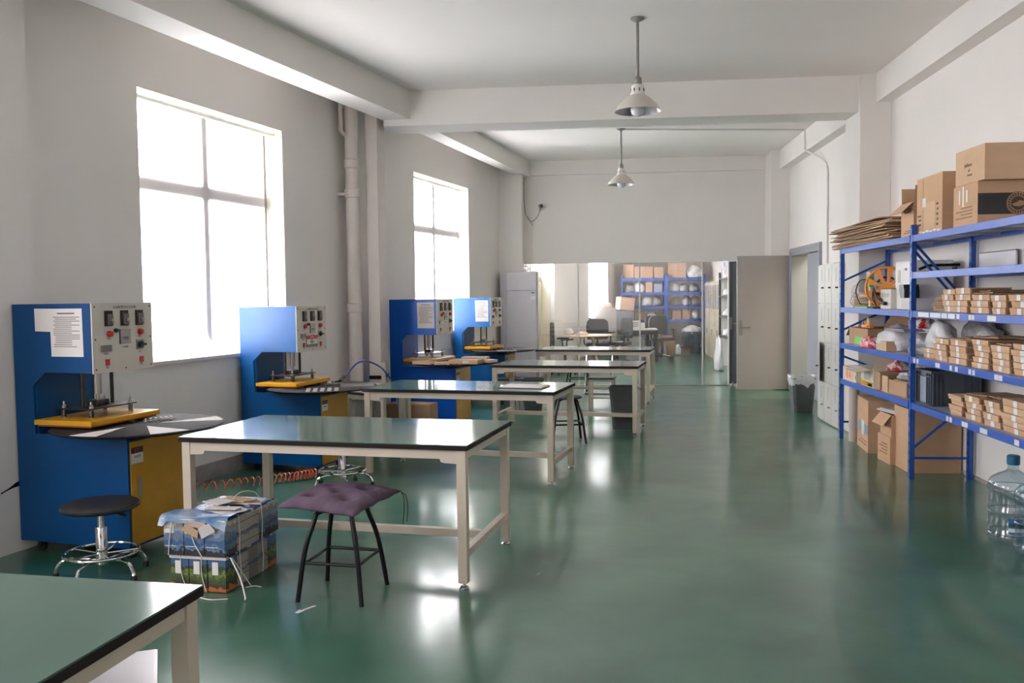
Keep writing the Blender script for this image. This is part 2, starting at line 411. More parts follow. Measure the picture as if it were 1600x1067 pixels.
# base bands
mb = MB(); mb.box(-12, -.012, 0, 19, 0, .135, M=LM); struct('baseboard_left', mb, M['base'])
mb = MB(); mb.box(2.99, -4, 0, 3.0, 12.19, .03); struct('baseboard_right', mb, M['base'])
# beams and columns
def trim(i, mb): struct('trim_%d' % i, mb, M['wall'])
def lx(y, x0=-1.99, y0=9.443, k=.244): return x0+k*(y-y0)
for i, (ya, yb) in enumerate(((-4, 4.4), (4.9, 9.51), (9.94, 14.72))):
    if i < 2:
        pol = [(lx(ya), ya), (lx(yb), yb), (lx(yb)-.31, yb), (lx(ya)-.31, ya)]; z = 3.42
    else:
        g = lambda y: -1.136+.188*(y-14.43)
        pol = [(g(ya), ya), (g(yb), yb), (g(yb)-.2, yb), (g(ya)-.24, ya)]; z = 3.47
    mb = MB(); mb.prism(pol, z, CZ); trim(i+1, mb)
for i, (ya, yb) in enumerate(((-4, 4.4), (4.9, 9.44), (9.98, 14.2))):
    mb = MB(); mb.box(2.85, ya, 3.43, 3.0, yb, CZ); trim(4+i, mb)
for i, y in enumerate((4.4, 9.5)):
    mb = MB(); mb.box(-3.8 if i == 0 else -2.27, y, 3.35, 2.75, y+.45, CZ); trim(7+i, mb)
mb = MB(); mb.box(-1.5, 14.69, 3.49, 2.75, 14.75, CZ); trim(9, mb)
mb = MB(); mb.box(2.69, 9.44, 0, 3.0, 9.98, CZ, ch=.012); trim(10, mb)
mb = MB(); mb.box(2.72, 14.2, 0, 3.0, 14.75, CZ, ch=.012); trim(11, mb)
mb = MB(); mb.box(-1.9, 14.4, 0, -1.19, 14.75, CZ, ch=.01); trim(12, mb)
mb = MB(); mb.box(-3.1, -.25, 0, -1.93, 0, CZ, M=LM); trim(13, mb)
mb = MB(); mb.box(2.64, 4.4, 0, 3.0, 4.9, CZ); trim(14, mb)

# windows: frame with mullion and transom, blind, sill, jamb linings
def window(i, a, b, z0, z1, blind=True, mid=2.42, open_=False):
    root = bpy.data.objects.new('window_%d' % i, None); COL.objects.link(root); root['kind'] = 'structure'
    root.matrix_world = lw_matrix(a); w = b-a
    fr = MB(); d0, d1 = .19, .24
    fr.box(0, d0, z0, .05, d1, z1); fr.box(w-.05, d0, z0, w, d1, z1); fr.box(.05, d0, z0, w-.05, d1, z0+.05); fr.box(.05, d0, z1-.05, w-.05, d1, z1)
    fr.build('frame', M['lid'], root)
    if mid:
        t = MB(); t.box(.05, d0-.02, mid-.065, w-.05, d1, mid+.065); t.build('transom', M['lid'], root)
    t = MB(); t.box(w/2-.05, d0-.02, z0+.05, w/2+.05, d1, z1-.05); t.build('mullion', M['lid'], root)
    for k, (p, q) in enumerate(((.05, w/2-.035), (w/2+.035, w-.05))):
        g = MB(); g.box(p, .212, z0+.05, q, .218, (mid-.05) if mid else z1-.05); g.build('pane', M['glass'], root)
        if mid: g = MB(); g.box(p, .212, mid+.05, q, .218, z1-.05); g.build('pane', M['glass'], root)
    lin = MB(); lin.box(-.001, .002, z0, .012, .19, z1); lin.box(w-.012, .002, z0, w+.001, .19, z1); lin.box(0, .002, z1-.012, w, .19, z1+.001)
    lin.build('jamb_lining', M['jamb'], root)
    sl = MB(); sl.box(-.03, -.03, z0-.025, w+.03, .2, z0+.004, ch=.004); sl.build('sill', M['sill'], root)
    if blind:
        r = MB(); r.tube([(.015, .10, z1-.05), (w-.015, .10, z1-.05)], .022, 12); r.build('blind_roller', M['white'], root)
        bl = MB(); nx, nz = 40, 60; x0, x1 = .016, w-.11; vs = []; fs = []
        for iz in range(nz+1):
            for ix in range(nx+1):
                u = ix/nx; v = iz/nz; z = z1-.06-(z1-.06-z0-.012)*v
                x = x0+(x1-x0)*u; y = .147+.003*math.sin(u*9+v*3)*v
                if v > .9:                             # the loose hem lies forward on the sill in folds
                    k = (v-.9)/.1; y -= .10*k*k*(.7+.3*math.sin(u*5)); 
                vs.append((x, y, z))
        for iz in range(nz):
            for ix in range(nx):
                q = iz*(nx+1)+ix; fs.append((q, q+1, q+nx+2, q+nx+1))
        bl.add(vs, fs, 0, True); bl.build('blind', M['blind'], root)
    return root
window(1, *WIN[2]); window(2, *WIN[3])
w3 = window(3, *WIN[4], blind=False, mid=1.82)
g = MB(); g.box(.05, .15, .5, 1.46, .2, 1.78); g.build('lower_panel', M['creampanel'], w3)
g = MB(); g.box(1.51, -.09, .95, 1.6, .1, 3.1, ch=.01); g.box(-.05, -.05, 3.05, 1.6, .0, 3.1); g.build('curtain_strip', M['curtain'], w3)
w4 = window(4, *WIN[5], blind=False, mid=None)
g = MB(); vs = []; fs = []; n = 60
for i in range(n+1):
    x = .02+1.76*i/n; y = -.05+.025*math.sin(i*1.1)
    vs += [(x, y, 3.1), (x, y, .98)]
for i in range(n): fs.append((2*i, 2*i+1, 2*i+3, 2*i+2))
g.add(vs, fs, 0, True); g.build('curtain', M['blind'], w4)
for k, wi in ((5, WIN[1]), (6, WIN[0])): window(k, *wi, blind=False)

# glass partition
t = thing('glass_partition', 'frameless clear glass partition under the far wall, four tall panes with bright joints', 'partition', (0, 14.78, 0))
xs = [-1.18, -.293, .716, 1.735, 2.155]
for a, b in zip(xs[:-1], xs[1:]):
    g = MB(); g.box(a+.006, 0, .012, b-.006, .012, 2.03); g.build('glass_pane', M['glassp'], t)
for x in xs[1:4]:
    g = MB(); g.box(x-.012, -.005, .012, x+.012, .017, 2.03); o = g.build('joint_strip', M['white'], t)
g = MB(); g.box(xs[0], -.02, 0, xs[-1], .03, .012); g.build('floor_channel', M['steel'], t)
g = MB(); g.box(xs[-1]-.012, -.02, .012, xs[-1]+.01, .03, 2.03); g.build('end_channel', M['white'], t)

# doors: frame, open leaf, closed leaf
fr = MB(); Y0, Y1 = 12.25, 14.0
fr.box(2.975, Y0, 0, 3.25, Y0+.06, 2.13); fr.box(2.975, Y1-.06, 0, 3.25, Y1, 2.13); fr.box(2.975, Y0+.06, 2.07, 3.25, Y1-.06, 2.13)
fr.box(2.965, Y0-.05, 0, 3.0, Y0, 2.18); fr.box(2.965, Y1, 0, 3.0, Y1+.05, 2.18); fr.box(2.965, Y0, 2.13, 3.0, Y1, 2.18)
struct('trim_15', fr, M['door2'])
def handle(root, x, y, z, sgn, flip=-1, yoff=0):
    h = MB(); h.box(x-.022, y-.006, z-.12, x+.022, y+.006, z+.1, ch=.004); h.tube([(x, y, z), (x, y+sgn*.05, z), (x+flip*-.02, y+sgn*.055, z), (x+flip*-.14, y+sgn*.055, z)], .009, 10)
    o = h.build('door_handle', M['steel'], root); return o
d1 = bpy.data.objects.new('door_1', None); COL.objects.link(d1); d1['kind'] = 'structure'; d1.location = (2.97, 14.12, 0)
b = MB(); b.box(-.79, -.045, .012, 0, 0, 2.085, ch=.004); b.build('door_leaf', M['door'], d1)
handle(d1, -.735, -.048, .98, -1, -1)
h = MB()
for z in (.3, 1.05, 1.75): h.tube([(.004, -.05, z-.05), (.004, -.05, z+.05)], .008, 8)
h.build('hinge', M['steel'], d1)
d2 = bpy.data.objects.new('door_2', None); COL.objects.link(d2); d2['kind'] = 'structure'; d2.location = (3.02, 12.31, 0)
b = MB(); b.box(0, 0, .012, .045, .80, 2.06, ch=.004); b.build('door_leaf', M['door2'], d2)
b = MB(); b.box(-.004, .76, .9, 0, .785, 1.1); b.build('lock_plate', M['steel'], d2)
d3 = bpy.data.objects.new('door_3', None); COL.objects.link(d3); d3['kind'] = 'structure'; d3.location = (2.168, 14.80, 0)
b = MB(); b.box(0, 0, .03, .14, .045, 2.03, ch=.004); b.build('door_leaf', M['darkdoor'], d3)
b = MB(); b.box(.01, -.012, .92, .045, 0, 1.12, ch=.003); b.tube([(.028, -.012, 1.02), (.028, -.05, 1.02), (.1, -.05, 1.02)], .008, 8); b.build('door_handle', M['steel'], d3)
b = MB(); b.box(.04, -.03, 0, .06, 0, .06); b.build('floor_bolt', M['steel'], d3)

# ------------------------------------------------------------------ services on walls
t = thing('drain_pipe', 'thick cream painted drain pipe standing against the left wall between the two windows', 'pipe', (-2.58, 9.33, 0))
g = MB(); g.lathe([(.073, 0), (.073, 3.70)], 24, cap=False); g.build('pipe', M['pipe'], t)
for z in (2.93, 2.62, 1.4, .45):
    g = MB(); g.lathe([(.073, z-.05), (.084, z-.04), (.084, z+.04), (.073, z+.05)], 24, cap=False); g.build('collar', M['pipe'], t)
g = MB(); g.tube([(-.02, 0, 3.22), (-.06, -.07, 3.24), (-.09, -.09, 3.27), (-.09, -.09, 3.70)], .024, 12); g.build('branch_pipe', M['pipe'], t)
g = MB(); g.box(-.16, -.02, 2.6, -.05, .03, 2.63); g.build('bracket', M['steel'], t)
t = thing('pipe_casing', 'square cream boxed casing running full height just right of the thick drain pipe', 'casing', (-2.40, 9.5, 0))
g = MB(); g.box(-.065, -.05, 0, .065, .3, 3.70, ch=.008); g.build('casing', M['pipe'], t)
g = MB(); g.box(-.07, -.056, .62, .07, .3, .66); g.build('strap', M['blackmet'], t)
g = MB(); g.tube([(.08, -.03, 0), (.08, -.03, .8)], .03, 12); o = g.build('short_pipe', M['pipe'], t)
t = thing('wall_conduit', 'thin white cable conduit dropping down the right wall above the lockers', 'conduit', (0, 0, 0))
g = MB(); g.tube(spline([(2.83, 12.48, 3.7), (2.83, 12.47, 3.5), (2.845, 12.45, 3.43), (2.97, 12.1, 3.26), (2.985, 11.9, 3.12), (2.985, 11.88, 2.9)]), .012, 8); g.tube([(2.985, 11.88, 2.9), (2.985, 11.88, 1.88)], .012, 8); g.build('drop_tube', M['white'], t)
g = MB(); g.tube([(.345, 12.04, CZ-.012), (2.83, 12.48, CZ-.012)], .01, 8); g.build('ceiling_tube', M['white'], t)
t = thing('security_camera', 'small white security camera with black lens high on the far wall', 'camera', (-.90, 14.75, 3.0))
g = MB(); g.lathe([(.035, -.03), (.035, .02)], 16, M=Matrix.Rotation(PI/2, 4, 'X')); g.box(.02, -.03, -.02, .1, 0, .03); g.build('mount', M['white'], t)
g = MB(); g.tube([(-.01, -.02, -.005), (.005, -.12, -.02)], .042, 18); g.build('camera_body', M['white'], t)
g = MB(); g.lathe([(.033, 0), (.03, .008), (.018, .012)], 18, M=Matrix.Translation((.008, -.122, -.02)) @ Matrix.Rotation(PI/2+.2, 4, 'X')); g.build('lens', M['black'], t)
g = MB(); g.tube(spline([(-1.175, 14.735, 3.48), (-1.18, 14.735, 3.12), (-1.15, 14.735, 2.86), (-1.06, 14.735, 2.74), (-.96, 14.735, 2.82), (-.905, 14.735, 2.97)]), .005, 6)
g.tube(spline([(-1.12, 14.735, 2.83), (-1.07, 14.735, 2.72), (-1.03, 14.735, 2.66)]), .004, 6)
tag(g.build('camera_cable', M['ink']), 'thin slack cable hanging down to the security camera on the far wall', 'cable')
t = thing('wall_hoses', 'blue and black air hoses tied together along the lower left wall beside the nearest press', 'hose', (0, 0, 0))
g = MB(); g.tube(spline([(-3.62, 4.2, .36), (-3.56, 4.75, .40), (-3.5, 5.0, .44), (-3.42, 5.1, .46)]), .013, 8); g.build('blue_hose', M['hoseb'], t)
g = MB(); g.tube(spline([(-3.60, 4.2, .30), (-3.545, 4.75, .35), (-3.49, 5.0, .41), (-3.42, 5.08, .43)]), .019, 8); g.build('black_hose', M['blackmet'], t)
g = MB(); g.tube([(-3.53+.03*math.cos(a), 4.86, .385+.045*math.sin(a)) for a in [i*PI/5 for i in range(10)]], .004, 6, closed=True); g.build('cable_tie', M['white'], t)

def pendant(label, loc):
    t = thing('pendant_lamp', label, 'lamp', loc, 0, 'pendant lamps on conduit drops')
    g = MB(); g.lathe([(.055, 0), (.055, -.012), (.02, -.03)], 20); g.build('ceiling_rose', M['rod'], t)
    g = MB(); g.lathe([(.0125, -.02), (.0125, -.49)], 12); g.build('rod', M['rod'], t)
    g = MB(); g.lathe([(.014, -.46), (.03, -.475), (.034, -.53), (.03, -.54)], 16); g.build('socket', M['rod'], t)
    g = MB(); g.lathe([(.03, -.525), (.05, -.535), (.056, -.59), (.062, -.615)], 24, cap=False); nk = g.build('neck', M['white'], t)
    for k in range(8):
        a = k*PI/4+.2; s = MB(); s.cbox(0, 0, 0, .008, .003, .026, M=Matrix.Translation((.0555*math.cos(a), .0555*math.sin(a), -.575)) @ Matrix.Rotation(a+PI/2, 4, 'Z'))
        s.build('vent_slot', M['black'], nk)
    g = MB(); g.lathe([(.06, -.612), (.10, -.64), (.155, -.69), (.184, -.735), (.186, -.742)], 40, cap=False); g.build('shade', M['lampw'], t)
    g = MB(); g.lathe([(.058, -.615), (.098, -.643), (.152, -.693), (.182, -.741)], 40, cap=False); g.build('shade_lining', M['lampi'], t)
    g = MB(); g.lathe([(.02, -.60), (.03, -.64), (.052, -.69), (.06, -.725), (.05, -.76), (.028, -.778), (.004, -.783)], 24); g.build('bulb', M['bulb'], t)
    return t
p1 = pendant('nearer white cone pendant lamp on a grey rod in front of the cross beam', (.345, 7.30, CZ))
dup(p1, 'farther white cone pendant lamp on a grey rod, hanging beyond the cross beam', (.345, 12.04, CZ), .3)

# ------------------------------------------------------------------ work tables
def table(label, c, rz, L=1.7, Wd=.8):
    t = thing('work_table', label, 'table', (c[0], c[1], 0), rz, 'green topped work tables')
    x, y = L/2, Wd/2
    g = MB(); g.box(-x, -y, .722, x, y, .746, ch=.002); g.build('edge_band', M['edge'], t)
    g = MB(); g.box(-x+.002, -y+.002, .746, x-.002, y-.002, .7505); g.build('tabletop', M['top'], t)
    e = .05; q = .012
    for sx in (-1, 1):
        for sy in (-1, 1):
            cx, cy = sx*(x-q-e/2), sy*(y-q-e/2)
            g = MB(); g.cbox(cx, cy, .378, e, e, .686, ch=.004); lg = g.build('leg', M['cream'], t)
            g = MB(); g.lathe([(.008, .035), (.008, .014)], 10, (cx, cy, 0)); g.lathe([(.026, 0), (.027, .008), (.02, .016), (.01, .018)], 18, (cx, cy, 0)); g.build('levelling_foot', M['chrome'], lg)
        cx = sx*(x-q-e/2)
        g = MB(); g.box(cx-.018, -y+q+e, .675, cx+.018, y-q-e, .721); g.build('side_apron', M['cream'], t)
        g = MB(); g.box(cx-.02, -y+q+e, .16, cx+.02, y-q-e, .20, ch=.003); g.build('side_rail', M['cream'], t)
    for sy in (-1, 1):
        cy = sy*(y-q-e/2)
        g = MB(); g.box(-x+q+e, cy-.02, .675, x-q-e, cy+.02, .721); g.build('long_apron', M['cream'], t)
        for sx in (-1, 1):
            cx = sx*(x-q-e)
            g = MB(); g.prism([(cx, .676), (cx-sx*.09, .676), (cx-sx*.085, .66), (cx-sx*.07, .655), (cx, .652)][::sx], cy+sy*.008, cy+sy*.0215, 'y'); g.build('corner_bracket', M['cream'], t)
    g = MB(); g.box(-x+q+e, -.022, .155, x-q-e, .022, .197, ch=.003); g.build('centre_stretcher', M['cream'], t)
    return t
D = math.radians
table('green topped work table nearest the camera, cut off at the bottom left of the photo', (-1.93, 1.86), D(-6), 1.7, .9)
table('green topped work table behind the cushioned black stool and strapped print bundles', (-1.409, 4.991), D(-8.8), 1.665, .92)
table('green topped work table carrying the clipboard, second behind the cushioned stool', (-1.07, 7.457), D(-11), 1.65, .78)
table('green topped work table with the charcoal bin pushed under its right end', (-.30, 9.95), D(-9.5), 1.62, .8)
table('green topped work table farthest from the camera, nearest the glass partition', (-.005, 12.75), D(-9), 1.62, .78)

# ------------------------------------------------------------------ stools
t = thing('square_stool', 'glossy pale square stool tucked under the nearest work table', 'stool', (-1.40, 2.31, 0), D(27))
g = MB(); g.box(-.16, -.16, .425, .16, .16, .45, ch=.012); g.build('seat', M['ac'], t)
for sx in (-1, 1):
    for sy in (-1, 1): g = MB(); g.cbox(sx*.13, sy*.13, .212, .025, .025, .424); g.build('leg', M['cream'], t)
def swivel(label, loc, h=.41, rz=0):
    t = thing('swivel_stool', label, 'stool', loc, rz, 'chrome swivel stools')
    g = MB(); g.lathe([(.15, h-.04), (.185, h-.036), (.2, h-.022), (.2, h-.012), (.185, h-.002), (.12, h), (.01, h)], 40); s = g.build('seat', M['seat'], t)
    g = MB(); g.lathe([(.185, h-.038), (.203, h-.024), (.203, h-.014), (.196, h-.008)], 40, cap=False); g.build('seat_rim', M['black'], s)
    g = MB(); g.tube([(.02, 0, h-.045), (.1, -.02, h-.05), (.155, -.03, h-.068)], [.006, .008, .011], 8); g.build('lift_lever', M['black'], t)
    g = MB(); g.lathe([(.018, .2), (.018, h-.035)], 16); g.build('piston', M['chrome'], t)
    g = MB(); g.lathe([(.031, .07), (.031, .27), (.028, .275)], 20); g.build('column', M['chrome'], t)
    g = MB(); g.tube([(.19*math.cos(i*PI/20), .19*math.sin(i*PI/20), .135) for i in range(40)], .0085, 8, closed=True)
    for k in range(5):
        a = k*2*PI/5+.4; g.tube([(0, 0, .125), (.19*math.cos(a), .19*math.sin(a), .135)], .006, 8)
    g.build('foot_ring', M['chrome'], t)
    for k in range(5):
        a = k*2*PI/5+.9; c, s2 = math.cos(a), math.sin(a)
        g = MB(); g.tube(spline([(.02*c, .02*s2, .09), (.12*c, .12*s2, .105), (.2*c, .2*s2, .095), (.235*c, .235*s2, .05), (.24*c, .24*s2, .02)], 5), .0105, 8); lg = g.build('leg', M['chrome'], t)
        g = MB(); g.lathe([(.017, 0), (.017, .03), (.012, .034)], 12, (.24*c, .24*s2, 0)); g.build('foot_cap', M['black'], lg)
    return t
s1 = swivel('black seated chrome swivel stool in front of the nearest blue press', (-2.70, 4.55, 0))
dup(s1, 'chrome swivel stool seen under the work table, between it and the second press', (-2.03, 6.86, 0), .5)

def tube_stool(label, loc, rz, h=.455, w=.17, topw=.10, seat=True):
    t = thing('tube_stool', label, 'stool', loc, rz, 'black tube stools')
    cs = [(-1, -1), (1, -1), (1, 1), (-1, 1)]
    for sx, sy in cs:
        g = MB(); g.tube(spline([(sx*w, sy*w, .0), (sx*(w*.55+topw*.45), sy*(w*.55+topw*.45), h*.55), (sx*topw*1.02, sy*topw*1.02, h-.06), (sx*topw*.9, sy*topw*.9, h-.025), (sx*topw*.5, sy*topw*.5, h-.012)], 6), .0125, 10)
        g.build('leg', M['blackmet'], t)
    k = w-(w-topw)*.42
    for i in range(4):
        a, b = cs[i], cs[(i+1) % 4]; g = MB(); g.tube([(a[0]*k, a[1]*k, .19), (b[0]*k, b[1]*k, .19)], .0085, 8); g.build('stretcher', M['blackmet'], t)
    if seat:
        g = MB(); g.lathe([(.13, h-.012), (.155, h-.006), (.155, h+.008), (.14, h+.016), (.01, h+.018)], 32); g.build('seat', M['seat'], t)
    return t
ts = tube_stool('black tube stool with a purple cushion, standing in front of the work table', (-1.295, 4.355, 0), D(-8))
dup(ts, 'black tube stool behind the clipboard table, its legs spread at its right end', (-.31, 9.35-.22, 0), D(10))
dup(ts, 'black tube stool by the glass partition behind the farthest tables', (-.30, 14.1, 0), D(-8))
# cushion
c0 = [(-1.57, 4.19), (-1.14, 4.02), (-1.03, 4.57), (-1.50, 4.72)]
n = 48; vs = []; fs = []
tuft = [(.27, .3), (.72, .3), (.5, .5), (.28, .72), (.73, .72)]
def cush(u, v, side):
    a = (1-u)*(1-v); b = u*(1-v); c = u*v; d = (1-u)*v
    bul = .028*math.sin(PI*u)*math.sin(PI*v)                 # sides bow inwards between the corners
    uu = .5+(u-.5)*(1-.05*math.sin(PI*v)); vv = .5+(v-.5)*(1-.05*math.sin(PI*u))
    uu += .012*math.sin(v*19)*(2*u-1)*abs(2*u-1)**3; vv += .012*math.sin(u*19)*(2*v-1)*abs(2*v-1)**3
    a = (1-uu)*(1-vv); b = uu*(1-vv); c = uu*vv; d = (1-uu)*vv
    x = a*c0[0][0]+b*c0[1][0]+c*c0[2][0]+d*c0[3][0]; y = a*c0[0][1]+b*c0[1][1]+c*c0[2][1]+d*c0[3][1]
    e = (max(0, 16*u*(1-u)*v*(1-v)))**.34
    th = .05*e
    for p, q in tuft:
        dd = math.hypot((u-p), (v-q)); th -= .036*math.exp(-(dd/.10)**2)
    th += .004*noise.noise(Vector((u*7, v*7, 1)))*e + .0035*math.sin(u*60)*math.exp(-(v/.12)**2)*e + .0035*math.sin(v*60)*math.exp(-((1-u)/.12)**2)*e
    z = .487+.006*noise.noise(Vector((u*2, v*2, 5)))
    z -= .022*max(0, (.5-math.hypot(u-.5, v-.5)) < 0)*0 + .03*max(0, math.hypot(u-.5, v-.5)-.42)
    return (x, y, z+side*th*(1 if side > 0 else .5))
for side in (1, -1):
    b = len(vs)
    for i in range(n+1):
        for j in range(n+1): vs.append(cush(i/n, j/n, side))
    for i in range(n):
        for j in range(n):
            q = b+i*(n+1)+j; f = (q, q+n+1, q+n+2, q+1); fs.append(f if side > 0 else f[::-1])
t = thing('seat_cushion', 'dull purple tufted square cushion with thin ties, lying on the black tube stool', 'cushion', (0, 0, 0))
g = MB(); g.add(vs, fs, 0, True); o = g.build('pad', M['cushion'], t)
bm = bmesh.new(); bm.from_mesh(o.data); bmesh.ops.remove_doubles(bm, verts=bm.verts, dist=.0005)
for e in bm.edges: e.smooth = True
bm.to_mesh(o.data); bm.free()
g = MB(); g.tube(spline([(-1.035, 4.565, .475), (-1.02, 4.565, .45), (-1.018, 4.56, .38), (-1.025, 4.555, .31)]), .0022, 6)
g.tube(spline([(-1.035, 4.565, .475), (-1.01, 4.57, .455), (-1.0, 4.565, .39), (-1.005, 4.56, .32)]), .0022, 6); g.build('tie', M['black'], t)

def frame_stool(label, loc, rz, cream='ivory', w=.16, h=.43):
    t = thing('frame_stool', label, 'stool', loc, rz, 'square stools with white steel legs')
    g = MB(); g.box(-w-.015, -w-.015, h-.022, w+.015, w+.015, h, ch=.006); g.build('seat', M['black'], t)
    for sx in (-1, 1):
        for sy in (-1, 1):
            g = MB(); g.cbox(sx*(w-.012), sy*(w-.012), (h-.022)/2, .028, .028, h-.023); g.build('leg', M['cream'], t)
        g = MB(); g.box(sx*(w-.012)-.01, -w+.026, .155, sx*(w-.012)+.01, w-.026, .175); g.build('side_rail', M['cream'], t)
    g = MB(); g.box(-w+.026, -w+.002, h-.05, w-.026, -w+.02, h-.023); g.box(-w+.026, -w+.002, .155, w-.026, -w+.02, .175); g.build('front_rail', M['cream'], t)
    return t
f1 = frame_stool('white legged square stool between the farthest work table and the charcoal bin', (.07, 11.75, 0), D(-6))
dup(f1, 'white legged square stool left of the dark container behind the tables', (-1.17, 11.6, 0), D(-4))
t = thing('folding_chair', 'chrome tube folding chair with a thin black seat below the farthest work table', 'chair', (.03, 13.6, 0), D(-5))
g = MB()
for sx in (-1, 1): g.tube(spline([(sx*.2, -.2, .015), (sx*.2, 0, .3), (sx*.2, .12, .46), (sx*.2, .2, .70)], 5), .011, 8)
g.tube([(-.2, -.2, .015), (.2, -.2, .015)], .01, 8); g.build('front_frame', M['chrome'], t)
g = MB()
for sx in (-1, 1): g.tube([(sx*.18, .22, .015), (sx*.18, -.16, .43)], .01, 8)
g.build('rear_frame', M['chrome'], t)
g = MB(); g.box(-.19, -.19, .42, .19, .16, .44, ch=.008); g.build('seat', M['black'], t)
g = MB(); g.box(-.19, .15, .58, .19, .17, .70, ch=.006); g.build('backrest', M['black'], t)

# ------------------------------------------------------------------ bins
def bin_(label, loc, rz, h=.46, liner=False, w=.34, d=.24):
    t = thing('waste_bin', label, 'bin', loc, rz, 'charcoal waste bins')
    def ring(z, w, d, c=.03):
        x, y = w/2, d/2
        return [(x-c, -y, z), (x, -y+c, z), (x, y-c, z), (x-c, y, z), (-x+c, y, z), (-x, y-c, z), (-x, -y+c, z), (-x+c, -y, z)]
    L = [(0, w*.72, d*.72), (h*.88, w*.93, d*.93), (h*.88, w*.95, d*.95), (h-.012, w*.96, d*.96), (h-.012, w*1.02, d*1.03), (h, w*1.02, d*1.03), (h, w*.95, d*.95), (.012, w*.69, d*.69)]
    vs = []; fs = []
    for k in L: vs += ring(*k)
    for k in range(len(L)-1):
        for i in range(8): fs.append((k*8+i, k*8+(i+1) % 8, k*8+8+(i+1) % 8, k*8+8+i))
    fs.append(list(range(8))[::-1]); fs.append([56+i for i in range(8)])
    g = MB(); g.add(vs, fs); g.build('bin_body', M['greybin'], t)
    if liner:
        g = MB(); vs = []; fs = []; n = 48
        for k, (z, s) in enumerate(((h*.62, .955), (h*.8, 1.0), (h*.94, 1.07), (h+.022, 1.06), (h+.03, 1.0), (h-.04, .9), (h-.2, .82))):
            for i in range(n):
                a = 2*PI*i/n; ca, sa = math.cos(a), math.sin(a); q = (abs(ca)**5+abs(sa)**5)**(-.2)
                dz = .03*noise.noise(Vector((ca*2.2, sa*2.2, k*.5)))*(1.6 if k in (0,) else 1)
                if k < 2: s2 = s*(.86+.1*z/h)
                else: s2 = s
                vs.append((w/2*q*ca*s2+.006*noise.noise(Vector((ca*6, sa*6, k))), d/2*q*sa*s2, (z+dz) if k else (h*.80+dz*1.5)))
        for k in range(6):
            for i in range(n): fs.append((k*n+i, k*n+(i+1) % n, (k+1)*n+(i+1) % n, (k+1)*n+i))
        g.add(vs, fs, 0, True); g.build('liner', M['bag'], t)
    return t
bin_('charcoal waste bin with a white bag folded over its rim, beside the lockers', (2.575, 11.43, 0), D(4), .44, True, .31, .24)
bin_('empty charcoal bin standing behind the right leg of the third work table', (.30, 10.03, 0), D(-4), .48, False, .33, .26)
bin_('dark grey container half hidden between the left ends of the far tables', (-.83, 11.55, 0), D(-4), .43, False, .30, .26)

